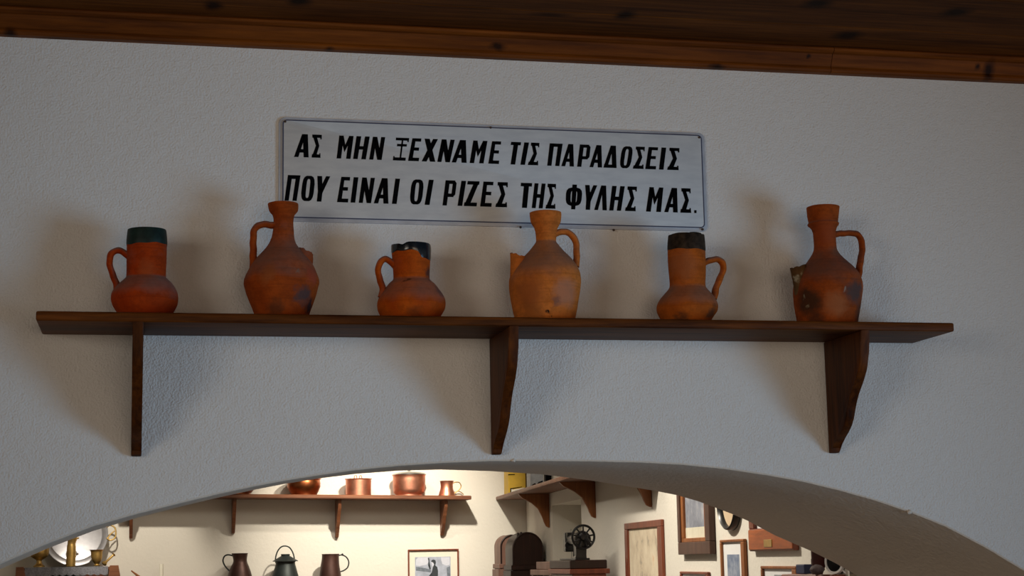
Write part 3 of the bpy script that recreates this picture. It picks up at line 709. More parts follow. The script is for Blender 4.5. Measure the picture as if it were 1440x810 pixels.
# its two small upright ears
wire(v, 'ear', [(498,674.5),(498.5,669.5),(501,668.5),(502,674)], 0.6, M['copper'], Yp)
wire(v, 'ear', [(505,674),(506,669),(508,669),(509,674.5)], 0.6, M['copper'], Yp)
v, r = vessel('copper_pot', 'large copper pot covered with a shiny tinned lid, on the back shelf', 'pot', [(552.4,598,668),(553.4,597.2,669.6),(553.4,597.2,673),(553.6,597,688),(554.4,596.4,692.5),(557,593,695.5),(560,590,699)], M['copper'], Yp, zs(575), sub=1)
top = r[0][0]; rr_ = r[0][1]
bm = NB(); lathe(bm, [(top + Vector((0, 0, .034)), .006), (top + Vector((0, 0, .033)), .012), (top + Vector((0, 0, .027)), .008), (top + Vector((0, 0, .024)), .03), (top + Vector((0, 0, .019)), rr_ * .72), (top + Vector((0, 0, .010)), rr_ * .96), (top + Vector((0, 0, .003)), rr_ * 1.03), (top + Vector((0, 0, 0)), rr_ * 1.03)], 32)
l_ = build('lid', bm, M['chrome'], v, smooth=True); l_['label'] = 'shiny tinned lid with a small knob'
v, r = vessel('copper_mug', 'small waisted copper mug with a curling wire handle, at the shelf\'s right end', 'mug', [(618.6,637.8,676.3),(619.2,637.2,678),(619.8,636.6,682),(619.6,636.8,687),(618.2,638.4,692),(617,639.6,697),(616.6,640,702)], M['copper'], Yp, zs(628))
wire(v, 'handle', [(637,679.5),(641,678),(646,678.8),(648.4,683.5),(646,688.5),(641.5,692),(638.5,694)], 0.7, M['brass'], Yp)
wire(v, 'handle_tail', [(643.5,690.5),(648,692),(652,695.5)], 0.6, M['brass'], Yp)

# lower ledge with three tinned jugs (the ledge itself lies below the frame)
LZ = atY(400, 842, 7.1).z
lx0, lx1 = atY(172, 842, 7.05).x, atY(535, 842, 7.05).x
ls = thing('wall_shelf', ((lx0 + lx1) / 2, 7.2, LZ - 0.3), 'lower wall shelf under the copper shelf, carrying the dark metal jugs', 'shelf')
bm = NB(); box(bm, (lx0, 7.02, LZ - 0.028), (lx1, 7.299, LZ), 0.004, 1); build('board', bm, M['backwood'], ls, smooth=True)
for k in (0.12, 0.5, 0.88):
    x = lx0 + (lx1 - lx0) * k; bm = NB(); prism(bm, [Vector((x, 7.298, LZ - .029)), Vector((x, 7.09, LZ - .029)), Vector((x, 7.12, LZ - .1)), Vector((x, 7.24, LZ - .2)), Vector((x, 7.298, LZ - .24))], (.022, 0, 0), .003, 1)
    build('bracket', bm, M['backwood'], ls, smooth=True)
Yl = 7.15
v, r = vessel('metal_jug', 'reddish brown metal jug with thin left handle, below the copper shelf', 'jug', [(326.5,348,778),(327.2,347.4,780.5),(328.6,346.6,786),(328.4,347,791),(325.5,349.2,797),(322.6,352,806),(320.5,354.5,820),(321,354,838)], M['brownmetal'], Yl, LZ)
wire(v, 'handle', [(327,781.5),(321,780.2),(316,782),(313.6,787.5),(314.8,793),(318.5,798.5),(323,803)], 1.0, M['darkmetal'], Yl)
v, r = vessel('metal_pail', 'dark tin milk pail with a lid and a tall hoop handle, middle of the three', 'pail', [(387.6,415,789.5),(388.6,414,792),(387.4,415.4,798),(384.6,417.4,806),(382.4,419.6,816),(382,420,838)], M['darkmetal'], Yl, LZ, solid=True)
c0, r0_ = r[0]
bm = NB(); lathe(bm, [(c0 + Vector((0, 0, .048)), .026), (c0 + Vector((0, 0, .046)), .030), (c0 + Vector((0, 0, .036)), .028), (c0 + Vector((0, 0, .026)), .046), (c0 + Vector((0, 0, .012)), r0_ * 1.0), (c0 + Vector((0, 0, .004)), r0_ * 1.22), (c0, r0_ * 1.22)], 28)
build('lid', bm, M['darkmetal'], v, smooth=True)
wire(v, 'hoop_handle', [(388,792),(387.5,785),(390,776),(395,769.5),(401,767.8),(407,770),(411.5,776.5),(413.8,785),(413.6,792)], 0.9, M['darkmetal'], Yl)
v, r = vessel('metal_jug', 'purplish brown metal jug with a round right handle, rightmost of the three', 'jug', [(453,476.4,779),(453.4,476,781),(453,476,787),(451.4,476.8,797),(449.8,479,812),(449.4,480,838)], M['brownmetal'], Yl, LZ)
wire(v, 'handle', [(475,781.5),(481,780.5),(487,783.5),(490.4,790),(489,797.5),(484,802),(478,804)], 0.9, M['darkmetal'], Yl)
b_ = NB(); P = atY(481.5, 780, Yl); lathe(b_, [(P + Vector((0, 0, .008)), .003), (P + Vector((0, 0, .004)), .007), (P - Vector((0, 0, .006)), .006)], 12)
build('thumb_rest', b_, M['darkmetal'], v, smooth=True)
# stick and candle at the ledge's left end
P0, P1 = atY(184.5, 802.5, 7.16), atY(205, 817, 7.14)
P2 = Vector((P1.x + (P1.x - P0.x) * 1.6, 7.1, LZ + 0.008))
bm = NB(); tube(bm, [P0, P0.lerp(P2, .3), P0.lerp(P2, .7), P2], [.004, .011, .012, .008], n=10)
tag(build('wooden_spoon', bm, M['orangewood'], None, smooth=True), 'reddish wooden stick leaning on the back wall, right of the plate rack', 'utensil')
P0 = atY(227, 793, 7.2); bm = NB(); lathe(bm, [(Vector((P0.x, 7.2, P0.z)), .012), (Vector((P0.x, 7.2, P0.z - .004)), .0135), (Vector((P0.x, 7.2, LZ)), .0135)], 20)
tag(build('candle', bm, M['mat'], None, smooth=True), 'pale slim candle standing against the back wall, left of the brown metal jug', 'candle')

# framed photograph on the back wall
def frame_back(name, label, x0, x1, y0, z_bot, bar, d, fmat, Y=BY):
    a = atY(x0, y0, Y - d); b = atY(x1, y0, Y - d); z1 = (a.z + b.z) / 2
    return a.x, b.x, z_bot, z1
x0, x1, z0, z1 = frame_back('', '', 573.8, 645, 772.3, 1.37, 0, 0.02, None)
pf = thing('picture_frame', ((x0 + x1) / 2, BY, z0), 'thin brown frame with a black and white photograph of a person, on the back wall', 'picture')
def bars(bm, x0, x1, z0, z1, t, ya, yb):
    box(bm, (x0, ya, z1 - t), (x1, yb, z1), .0015, 1); box(bm, (x0, ya, z0), (x1, yb, z0 + t), .0015, 1)
    box(bm, (x0, ya, z0 + t), (x0 + t, yb, z1 - t), .0015, 1); box(bm, (x1 - t, ya, z0 + t), (x1, yb, z1 - t), .0015, 1)
bm = NB(); bars(bm, x0, x1, z0, z1, .009, BY - .022, BY - .001); build('frame', bm, M['redwood'], pf)
bm = NB(); box(bm, (x0 + .008, BY - .008, z0 + .008), (x1 - .008, BY - .002, z1 - .008)); build('mat', bm, M['mat'], pf)
qa, qb = atY(583.5, 783, BY - .009), atY(633.5, 783, BY - .009)
pz0, pz1 = z0 + .08, (qa.z + qb.z) / 2
bm = NB(); box(bm, (qa.x, BY - .0095, pz0), (qb.x, BY - .008, pz1)); build('photograph', bm, M['photo'], pf)
def blob(name, mat, pts, y):
    bm = NB(); bm.faces.new([bm.verts.new((atY(px, py, y).x, y, atY(px, py, y).z)) for px, py in pts]); build(name, bm, mat, pf)
blob('pale_area', M['photolight'], [(588,784),(602,783.5),(603,790),(600,794),(590,796),(585,795),(585,787)], BY - .0099)
blob('pale_area', M['photolight'], [(620,783.5),(632.5,783.5),(632.5,794),(628,795.5),(622,793),(620.5,788)], BY - .0099)
blob('pale_area', M['photolight'], [(606.5,790),(611,790),(611.5,795),(608,797)], BY - .0101)
blob('dark_area', M['photodark'], [(606,789.5),(607.5,787.4),(610,786.8),(612.4,788),(613,791),(612,795),(615,797.5),(616,803),(615.8,812),(616,822),(602,822),(603,810),(607,805),(609,797),(610.5,794),(609.5,791.5)], BY - .0103)
blob('dark_area', M['photodark'], [(601.5,784.5),(603.5,785),(604,790),(606,800),(604,801),(602,795),(602.5,789)], BY - .0102)
blob('grey_area', M['photomid'], [(585,797),(596,798.5),(606,801),(606,805),(585,802.5)], BY - .010)
blob('grey_area', M['photomid'], [(628,798),(633,796),(633,812),(629,812)], BY - .010)

# ================================================================= BACK ROOM LEFT: plate rack with brass and silver
RY0, RY1 = 7.06, 7.299
rz = atY(95, 797.5, RY0).z
rx0, rx1 = atY(27, 797, RY0).x, atY(166, 797, RY0).x
rack = thing('plate_rack', ((rx0 + rx1) / 2, 7.2, rz - 0.45), 'brown wooden plate rack on the back wall at the left, under the brassware', 'rack')
bm = NB(); box(bm, (rx0, RY0, rz - .022), (rx1, RY1, rz - .002), .003, 1); build('shelf', bm, M['backwood'], rack)
bm = NB(); box(bm, (rx0, RY0, rz - .42), (rx1, RY1, rz - .40), .003, 1); build('shelf', bm, M['backwood'], rack)
for (a, b, c_, d_) in ((22.5, 33, 21.5, 36), (154.5, 166.5, 152, 169.5)):
    p0, p1 = atY(a, 797, RY0 - .02), atY(b, 797, RY0 - .02); q0, q1 = atY(c_, 812, RY0 - .02), atY(d_, 812, RY0 - .02)
    zt_ = rz + .006; bm = NB()
    prism(bm, [Vector((p0.x, RY0 - .02, zt_)), Vector((p1.x, RY0 - .02, zt_)), Vector((q1.x, RY0 - .02, q1.z)), Vector((q1.x, RY0 - .02, rz - .45)), Vector((q0.x, RY0 - .02, rz - .45)), Vector((q0.x, RY0 - .02, q0.z))], (0, .018, 0), .003, 1)
    build('side_panel', bm, M['backwood'], rack)
# lace runner hanging over the front
x0, x1 = atY(35, 798, RY0).x, atY(152, 798, RY0).x
bm = NB(); N = 60; top_ = []; frt = []; low = []
for k in range(N + 1):
    x = x0 + (x1 - x0) * k / N; wv = .004 * math.sin(k * 1.1)
    top_.append(bm.verts.new((x, RY1 - .02, rz + .001))); frt.append(bm.verts.new((x, RY0 - .004 + wv * .3, rz + .001)))
    low.append(bm.verts.new((x, RY0 - .012 + wv, rz - .045 - .010 * abs(math.sin(k * PI / 5)))))
for a, b in ((top_, frt), (frt, low)):
    for k in range(N): bm.faces.new((a[k], a[k + 1], b[k + 1], b[k]))
bmesh.ops.solidify(bm, geom=list(bm.faces), thickness=.0015)
tag(build('lace_runner', bm, M['lace'], None, smooth=True), 'greyish white lace runner draped over the plate rack', 'cloth')
# silver tray leaning on the wall
tc = atY(106.5, 758, 7.22); tr_ = 40.5 * mpp(7.22)
tray = thing('serving_tray', (tc.x, 7.2, rz + .002), 'round silver tray with brass loop handles leaning against the wall behind the brassware', 'tray')
def tilt(p, lean=math.radians(9)):
    q = p - Vector((tc.x, 7.20, rz + .002)); ca, sa = math.cos(lean), math.sin(lean)
    return Vector((q.x, q.y * ca + q.z * sa, -q.y * sa + q.z * ca)) + Vector((tc.x, 7.20, rz + .002))
def disc(bm, cx, cz, Y, prof, n=56):
    R = []
    for r, dy in prof: R.append([bm.verts.new(tilt(Vector((cx + r * math.cos(2 * PI * k / n), Y - dy, cz + r * math.sin(2 * PI * k / n))))) for k in range(n)])
    for a, b in zip(R, R[1:]):
        for k in range(n): bm.faces.new((a[k], a[(k + 1) % n], b[(k + 1) % n], b[k]))
    bm.faces.new(R[0]); bm.faces.new(R[-1][::-1])
tcz = rz + .002 + tr_ + .002
bm = NB(); disc(bm, tc.x, tcz, 7.2, [(.004, .004), (tr_ * .80, .004), (tr_ * .84, .007), (tr_ * .86, .012), (tr_ * .97, .013), (tr_ * 1.0, .016), (tr_ * 1.0, .011), (tr_ * .86, .008), (tr_ * .8, .0), (.004, .0)])
build('plate', bm, M['silver'], tray, smooth=True, sharp=50)
for sgn in (1, -1):
    bm = NB(); path = [Vector((tc.x + sgn * tr_ * a, 7.185, tcz + tr_ * b)) for a, b in catmull([(.95, .22), (1.06, .28), (1.2, .2), (1.24, .02), (1.2, -.14), (1.06, -.2), (.97, -.12)], 5)]
    tube(bm, [tilt(p) for p in path], .005, n=8); path = [Vector((tc.x + sgn * tr_ * a, 7.185, tcz + tr_ * b)) for a, b in ((.96, -.16), (1.08, .0), (1.2, .1))]
    tube(bm, [tilt(p) for p in path], .004, n=8)
    build('handle', bm, M['brass'], tray, smooth=True, sharp=60)
Yb = 7.10
v, r = vessel('brass_goblet', 'brass goblet on a turned foot, left of the silver tray', 'goblet', [(43,67.5,765),(43,67.5,775),(43.4,67,779),(45.4,65,783),(50,60.4,786.5),(51.5,58.5,788),(51.5,58.5,791.5),(50,60,794),(46.8,63,797),(46.5,63.5,801)], M['brass'], Yb, rz + .003)
v, r = vessel('brass_grinder', 'tall cylindrical brass coffee grinder standing before the silver tray', 'grinder', [(100,102,752),(96,106,753.5),(95,108.5,756.5),(95.8,107.2,760),(95.6,105.6,765),(94.8,106,768),(94.4,106,780),(93.8,105.4,792),(93.4,105.2,799)], M['brass'], Yb, rz + .003, n=28, sub=2, solid=True)
bm = NB(); P = atY(109, 757, Yb - .0); box(bm, (P.x - .012, Yb - .006, P.z - .004), (P.x + .010, Yb + .006, P.z + .006), .002, 1); build('knob', bm, M['brass'], v)
v, r = vessel('brass_mortar', 'small brass mortar with a flared lip, at the rack\'s right end', 'mortar', [(126.2,145.6,773),(128,143.8,774.5),(128.6,143.2,777),(129,142.8,784),(130.6,141.4,789),(133,139.4,792.5),(133,139.4,794),(130,142.4,797),(129.5,143,801)], M['brass'], Yb, rz + .003, n=28)
a_, b_2 = atY(160.5, 778, 7.12), atY(150, 788, 7.10); b3 = atY(147.5, 795, 7.09)
bm = NB(); d__ = (a_ - b_2).normalized(); tube(bm, [b_2 - d__ * .028, b_2 - d__ * .02, b_2, a_ - d__ * .008, a_ - d__ * .004, a_], [.014, .018, .007, .007, .014, .012], n=12)
zmin = min(v_.co.z for v_ in bm.verts)
for v_ in bm.verts: v_.co.z += (rz + .003 - zmin)
tag(build('brass_pestle', bm, M['brass'], None, smooth=True), 'brass pestle slanting to the right beside the mortar', 'pestle')
# plates standing in the rack
for k, (px, py, rad, mt, lb) in enumerate(((89, 844, 41, M['darkmetal'], 'dark plate with a shiny rim under the lace, in the plate rack'), (128, 846, 42, M['dcopper'], 'copper coloured plate under the lace at the rack\'s right side'), (50, 850, 38, M['darkmetal'], 'dark plate at the left end of the plate rack'))):
    c = atY(px, py, 7.085); rr = rad * mpp(7.085) * 0.98
    rr = min(rr, (c.z - (rz - .40))); Yk = 7.09 + k * .04
    pl = thing('plate', (c.x, Yk, c.z - rr), lb, 'plate', 'plates in the rack')
    bm = NB(); n = 40; R = []
    for r_, dy in ((.004, 0), (rr * .65, 0), (rr * .9, -.014), (rr * .9, -.009), (rr * .65, .006), (.004, .006)):
        R.append([bm.verts.new((c.x + r_ * math.cos(2 * PI * q / n), Yk + dy, c.z + r_ * math.sin(2 * PI * q / n))) for q in range(n)])
    for a, b in zip(R, R[1:]):
        for q in range(n): bm.faces.new((a[q], a[(q + 1) % n], b[(q + 1) % n], b[q]))
    bm.faces.new(R[0]); bm.faces.new(R[-1][::-1]); build('dish', bm, mt, pl, smooth=True, sharp=50)
    bm = NB(); R = []
    for r_, dy in ((rr * .9, -.016), (rr, -.018), (rr, -.012), (rr * .9, -.008)):
        R.append([bm.verts.new((c.x + r_ * math.cos(2 * PI * q / n), Yk + dy, c.z + r_ * math.sin(2 * PI * q / n))) for q in range(n)])
    for a, b in zip(R, R[1:] + R[:1]):
        for q in range(n): bm.faces.new((a[q], a[(q + 1) % n], b[(q + 1) % n], b[q]))
    build('rim', bm, M['silver'] if k != 1 else M['copper'], pl, smooth=True, sharp=50)

# ================================================================= RIGHT-HAND WALL: shelf, niche, pictures
sR, zR = atR(773, 693); s3, _z = atR(917, 690)
RSZ = (atR(773, 692.5)[1] + atR(838, 678.5)[1]) / 2
RD = 0.20
rs = thing('wall_shelf', W(3.0, 1.7, .1), 'long orange-brown shelf high on the right wall beyond the arch, beside the niche', 'shelf')
bm = NB(); wbox(bm, 0.02, atR(925, 690)[0] + .1, RSZ, RSZ + .022, .001, RD + .012, .003); build('board', bm, M['backwood'], rs, smooth=True)
for (px, py) in ((773, 742), (838, 728.5), (916.5, 713)):
    s_, z_ = atR(px, py); h = RSZ - z_; z1 = RSZ - .001
    ol = [(0.001, z1), (RD - .004, z1), (RD * .86, z1 - h * .12), (RD * .55, z1 - h * .26), (RD * .36, z1 - h * .42), (RD * .25, z1 - h * .62), (RD * .19, z1 - h * .82), (RD * .12, z1 - h * .95), (RD * .04, z_), (.001, z_)]
    bm = NB(); prism(bm, [W(s_ - .012, z, o) for o, z in ol], tuple(W(.024, 0) - W(0, 0)), .002, 1)
    build('bracket', bm, M['orangewood'], rs, smooth=True)
# boxes on that shelf (top z)
TZ = RSZ + .0225
def shelf_box(name, label, cat, px0, px1, py_top, Y, depth, mat):
    a, b = atY(px0, py_top, Y), atY(px1, py_top, Y)
    th = thing(name, ((a.x + b.x) / 2, Y + depth / 2, TZ), label, cat)
    bm = NB(); box(bm, (a.x, Y, TZ), (b.x, Y + depth, max(TZ + .05, (a.z + b.z) / 2)), .002, 1); build('body', bm, mat, th)
    return th, a.x, b.x, (a.z + b.z) / 2
bxt, a, b, zt = shelf_box('cardboard_box', 'yellow box with a pale corner label, at the far end of the right wall\'s shelf', 'box', 714.5, 739.5, 658, 6.96, .14, M['yellow'])
Yf = 6.959
def facing(bm, pts, Y):
    bm.faces.new([bm.verts.new((atY(x, y, Y).x, Y, atY(x, y, Y).z)) for x, y in pts])
bm = NB(); facing(bm, [(719,687),(721,688.5),(737.5,685.5),(737.5,686.8),(735,689.5),(719,692.5)], Yf - .0004); build('label', bm, M['mat'], bxt)
for q_ in ([(717.5,686.5),(719,686.6),(719,693),(717.5,693)], [(719,686.5),(734,684.2),(734,685),(719,688)], [(714.5,667),(724,666.6),(724,667.8),(714.5,668.3)]):
    bm = NB(); facing(bm, q_, Yf - .0006); build('printed_line', bm, M['black'], bxt)
bxt, a, b, zt = shelf_box('book', 'narrow dark brown book with a ribbed spine, right beside the yellow box', 'book', 740.3, 743.4, 660, 6.92, .15, M['darkwood'])
bxt, a, b, zt = shelf_box('cardboard_box', 'pale blue and white box with black shapes, in the middle of the right wall\'s shelf', 'box', 745.5, 764.5, 655, 6.5, .11, M['whiteblue'])
bm = NB(); facing(bm, [(747,686),(748.5,681.5),(752,679.5),(755,681),(757,678),(761,676.5),(763.5,675.5),(763,679),(762,690),(747,690)], 6.4994); build('printed_shapes', bm, M['black'], bxt)
bxt, a, b, zt = shelf_box('tin', 'small black tin on the right wall\'s shelf, right of the pale blue box', 'tin', 767.5, 775.5, 665, 6.1, .05, M['black'])

def wframe(label, xl, xr, ytop, ybot, bar, d, fmat, matc=None, inner=None, picmat=None, ztop=None, zbot=None, name='picture_frame', barpx=None):
    """frame on the skew wall from picture columns xl..xr"""
    sl, _ = atR(xl, 760, d); sr, _ = atR(xr, 760, 0.0)
    z1 = ztop if ztop is not None else (atR(xl, ytop[0], d)[1] + atR(xr, ytop[1], d)[1]) / 2
    z0 = zbot if zbot is not None else (atR(xl, ybot[0], d)[1] + atR(xr, ybot[1], d)[1]) / 2
    th = thing(name, W((sl + sr) / 2, z0), label, 'picture', 'framed pictures on the right wall')
    bl, br, bt, bb_ = bar
    bm = NB(); B = .003
    wbox(bm, sl, sr, z1 - bt, z1, .001, d, B); wbox(bm, sl, sr, z0, z0 + bb_, .001, d, B)
    wbox(bm, sl, sl + bl, z0 + bb_, z1 - bt, .001, d, B); wbox(bm, sr - br, sr, z0 + bb_, z1 - bt, .001, d, B)
    build('frame', bm, fmat, th)
    bm = NB(); wbox(bm, sl + bl * .9, sr - br * .9, z0 + bb_ * .9, z1 - bt * .9, .002, d * .35); build('mat' if inner else 'picture', bm, matc, th)
    if inner:
        a, b, c, e = inner; bm = NB(); S = sr - sl
        wbox(bm, sl + a * S, sl + b * S, z0 + bb_ + c, z1 - bt - e, d * .35, d * .35 + .001); build('picture', bm, picmat, th)
    return th, sl, sr, z0, z1
def pict(name, stops, scale=4.0, axis=2, warp=0.3):
    t = NT(name); o = t.tc.outputs['Object']; n = t.noise(t.mapping(o, (1, 1, 1)), scale, 6, 0.65)
    return t.out(t.ramp(n, stops), 0.7)
M['oldmap'] = pict('stained_paper', [(0.28, (0.20, 0.18, 0.16)), (0.42, (0.66, 0.56, 0.42)), (0.60, (0.80, 0.71, 0.55)), (0.72, (0.74, 0.52, 0.32))], 7)
M['curtain'] = pict('grey_painted_area', [(0.3, (0.16, 0.17, 0.21)), (0.5, (0.25, 0.27, 0.33)), (0.7, (0.42, 0.42, 0.45))], 12)
M['cream'] = pict('cream_painted_area', [(0.3, (0.62, 0.58, 0.46)), (0.7, (0.78, 0.75, 0.62))], 12)
M['bluegrey'] = pict('blue_grey_portrait', [(0.32, (0.06, 0.10, 0.22)), (0.48, (0.20, 0.25, 0.36)), (0.62, (0.34, 0.38, 0.48)), (0.75, (0.55, 0.57, 0.62))], 16)
wframe('large reddish wooden frame with a stained old print, first picture right of the sewing machine', 878, 935, (737, 728.6), (0, 0), (.07, .09, .030, .03), .015, M['redwood'], M['oldmap'], zbot=1.30)
th, sl, sr, z0, z1 = wframe('deep dark brown moulded frame with gold lip around a grey and cream painting', 953, 1007, (0, 0), (781.5, 777.5), (.045, .07, .05, .05), .026, M['midwood'], M['curtain'], ztop=2.12, name='picture_frame')
bm = NB(); S = sr - sl
for (a, b, c, e) in ((sl + .045, sr - .07, z0 + .05, z0 + .066), (sl + .045, sl + .085, z0 + .066, z1 - .05), (sr - .10, sr - .07, z0 + .066, z1 - .05)): wbox(bm, a, b, c, e, .006, .020, .002)
build('gold_lip', bm, M['orangewood'], th)['label'] = 'gold-brown inner lip'
bm = NB(); wbox(bm, sl + .085, sr - .10, z0 + .066, atR(980, 741, .02)[1], .0085, .0105); build('painted_foreground', bm, M['cream'], th)
wframe('light brown frame with white mat around a blue portrait, under the oval frame', 1011.5, 1050.5, (760.5, 756.3), (0, 0), (.022, .045, .010, .012), .014, M['orangewood'], M['paper'], inner=(.22, .72, .05, .045), picmat=M['bluegrey'], zbot=1.32)
wframe('small brown frame at the bottom edge, below the deep dark frame', 954, 998, (805, 802.8), (0, 0), (.02, .045, .010, .012), .014, M['redwood'], M['paper'], zbot=1.36)
th, sl, sr, z0, z1 = wframe('reddish brown frame with a broad lower rail bearing a brass plaque', 1053.5, 1124, (0, 0), (777.5, 771.5), (.06, .06, .05, .078), .020, M['redwood'], M['paper'], ztop=1.98)
bm = NB(); wbox(bm, sl + .004, sr - .004, z0 + .005, z0 + .074, .015, .024, .002); build('lower_rail', bm, wood('rail_wood', (0.20, 0.045, 0.010), (0.50, 0.13, 0.03), 'Y', 1.0, 0.4, knots=False), th)
s_a, z_a = atR(1074, 759, .025); s_b, z_b = atR(1085.5, 769, .025)
bm = NB(); wbox(bm, s_a, s_b, z_b, z_a, .0235, .0265, .001); build('plaque', bm, M['brass'], th)
th, sl, sr, z0, z1 = wframe('small brown frame holding a white printed certificate, below the plaque frame', 1067.5, 1122.5, (799.3, 792.5), (0, 0), (.02, .045, .010, .012), .014, M['orangewood'], M['paper'], zbot=1.36)
sm_ = sl + (sr - sl) * .48
for (hw, a, b) in ((.06, .033, .029), (.11, .046, .042), (.10, .057, .054)):
    bm = NB(); wbox(bm, sm_ - hw, sm_ + hw, z1 - a, z1 - b, .005, .0056); build('printed_line', bm, M['ink'], th)
# oval frame
s0, _ = atR(1009.5, 720, .02); s1, _ = atR(1042, 720, .005); zc = atR(1027, 707, .02)[1]; zl = atR(1028, 746, .02)[1]
sc_, ra, rb_ = (s0 + s1) / 2, (s1 - s0) / 2, zc - zl
th = thing('oval_frame', W(sc_, zl), 'glossy black oval frame around a pale picture, between the deep frame and the plaque frame', 'picture')
bm = NB(); n = 48; R = []
for k in range(n):
    t_ = 2 * PI * k / n; row = []
    for (f_, o_) in ((1.0, .001), (1.0, .012), (.96, .024), (.90, .028), (.84, .022), (.80, .010), (.80, .001)):
        row.append(bm.verts.new(W(sc_ + (ra - (1 - f_) * ra) * math.cos(t_), zc + (rb_ - (1 - f_) * ra * .55) * math.sin(t_), o_)))
    R.append(row)
for k in range(n):
    a, b = R[k], R[(k + 1) % n]
    for j in range(6): bm.faces.new((a[j], a[j + 1], b[j + 1], b[j]))
build('frame', bm, M['iron'], th, smooth=True)
bm = NB(); prism(bm, [W(sc_ + ra * .84 * math.cos(2 * PI * k / n), zc + (rb_ - ra * .16 * .55) * .98 * math.sin(2 * PI * k / n), .002) for k in range(n)], tuple(-WN * .006))
build('picture', bm, pict('peach_paper', [(0.3, (0.62, 0.46, 0.30)), (0.7, (0.75, 0.60, 0.42))], 6), th)

# ================================================================= SEWING MACHINE on its cabinet
MY = 4.10
zc1 = atY(825, 800, MY).z; xa = atY(802, 800, MY).x; xb_ = atY(855, 800, MY).x
cab = thing('cabinet', ((xa + xb_) / 2, MY + .22, 0), 'brown wooden cabinet under the black sewing machine', 'cabinet')
zc0 = atY(825, 807, MY).z
bm = NB(); box(bm, (xa - .004, MY - .008, zc0), (xb_ + .008, MY + .46, zc1), .003, 1); build('top', bm, M['redwood'], cab)
bm = NB(); box(bm, (xa + .012, MY + .004, 0.0), (xb_ - .008, MY + .45, zc0), .003, 1); build('body', bm, M['redwood'], cab)
sm = thing('sewing_machine', ((xa + xb_) / 2, MY + .2, zc1), 'black antique hand-crank sewing machine with a spoked wheel on a dark wooden base', 'sewing machine')
zb1 = atY(825, 787.5, MY).z
bm = NB(); box(bm, (xa, MY + .002, zc1 + .0005), (xb_ - .003, MY + .44, zb1), .004, 1); build('base', bm, M['darkwood'], sm)
wc = atY(820.3, 755, MY + .04); wr = 17.2 * mpp(MY + .04)
# wheel: rim, nine spokes, hub
bm = NB(); n = 48
R = []
for k in range(n):
    t_ = 2 * PI * k / n; row = []
    for j in range(8):
        p_ = 2 * PI * j / 8; rr = wr - .006 + .006 * math.cos(p_); row.append(bm.verts.new((wc.x + rr * math.cos(t_), MY + .04 + .007 * math.sin(p_), wc.z + rr * math.sin(t_))))
    R.append(row)
for k in range(n):
    a, b = R[k], R[(k + 1) % n]
    for j in range(8): bm.faces.new((a[j], a[(j + 1) % 8], b[(j + 1) % 8], b[j]))
wheel = build('wheel', bm, M['iron'], sm, smooth=True)
for k in range(9):
    t_ = 2 * PI * (k + .25) / 9; d_ = Vector((math.cos(t_), 0, math.sin(t_)))
    bm = NB(); tube(bm, [Vector((wc.x, MY + .04, wc.z)) + d_ * .014, Vector((wc.x, MY + .04, wc.z)) + d_ * (wr * .62), Vector((wc.x, MY + .04, wc.z)) + d_ * (wr - .008)], [.0055, .004, .0045], [.004, .003, .004], n=8)
    build('spoke', bm, M['iron'], wheel, smooth=True)
def ylathe(bm, x, z, prof, n=24):
    R = []
    for y, r in prof: R.append([bm.verts.new((x + r * math.cos(2 * PI * k / n), y, z + r * math.sin(2 * PI * k / n))) for k in range(n)])
    for a, b in zip(R, R[1:]):
        for k in range(n): bm.faces.new((a[k], a[(k + 1) % n], b[(k + 1) % n], b[k]))
    bm.faces.new(R[0]); bm.faces.new(R[-1][::-1])
bm = NB(); ylathe(bm, wc.x, wc.z, [(MY + .018, .006), (MY + .020, .016), (MY + .030, .018), (MY + .034, .022), (MY + .05, .022)]); build('hub', bm, M['iron'], wheel, smooth=True)
bm = NB(); ylathe(bm, wc.x + .004, wc.z - .012, [(MY + .055, .020), (MY + .058, .040), (MY + .075, .044), (MY + .11, .040), (MY + .30, .026), (MY + .31, .030), (MY + .34, .026)]); build('arm', bm, M['iron'], sm, smooth=True)
bm = NB()
pr = [(wc.x - .040, zb1 + .0005), (wc.x - .038, zb1 + .012), (wc.x - .032, zb1 + .022), (wc.x - .034, wc.z - .02), (wc.x + .024, wc.z - .02), (wc.x + .016, zb1 + .025), (wc.x + .020, zb1 + .012), (wc.x + .022, zb1 + .0005)]
prism(bm, [Vector((x, MY + .06, z)) for x, z in pr], (0, .06, 0), .003, 1); build('pillar', bm, M['iron'], sm)
bm = NB(); box(bm, (wc.x - .04, MY + .05, zb1 + .0005), (wc.x + .034, MY + .38, zb1 + .010), .002, 1); build('bed', bm, M['iron'], sm)
hc = atY(798.5, 760, MY + .33)
hx = hc.x
bm = NB(); box(bm, (hx - .020, MY + .30, atY(798, 776, MY + .33).z), (hx + .034, MY + .35, atY(798, 749, MY + .33).z), .006, 2); build('head', bm, M['iron'], sm)
bm = NB(); z_t = atY(798, 744, MY + .33).z; z_b = zb1 + .01
tube(bm, [Vector((hx + .018, MY + .325, z_b)), Vector((hx + .018, MY + .325, z_t))], .003, n=8); tube(bm, [Vector((hx - .012, MY + .30, z_t - .02)), Vector((hx - .012, MY + .30, z_b + .05))], .0025, n=8)
build('needle_bar', bm, M['chrome'], sm, smooth=True)
bm = NB(); ylathe(bm, hx - .008, hc.z - .025, [(MY + .285, .006), (MY + .287, .018), (MY + .298, .018), (MY + .304, .01)]); build('tension_dial', bm, M['iron'], sm, smooth=True)
bm = NB(); a = Vector((wc.x + .012, MY + .015, wc.z - .03)); tube(bm, [Vector((wc.x + .0, MY + .03, wc.z)), Vector((wc.x + .018, MY + .012, wc.z - .024)), Vector((wc.x + .03, MY + .008, wc.z - .045))], [.009, .008, .007], n=10)
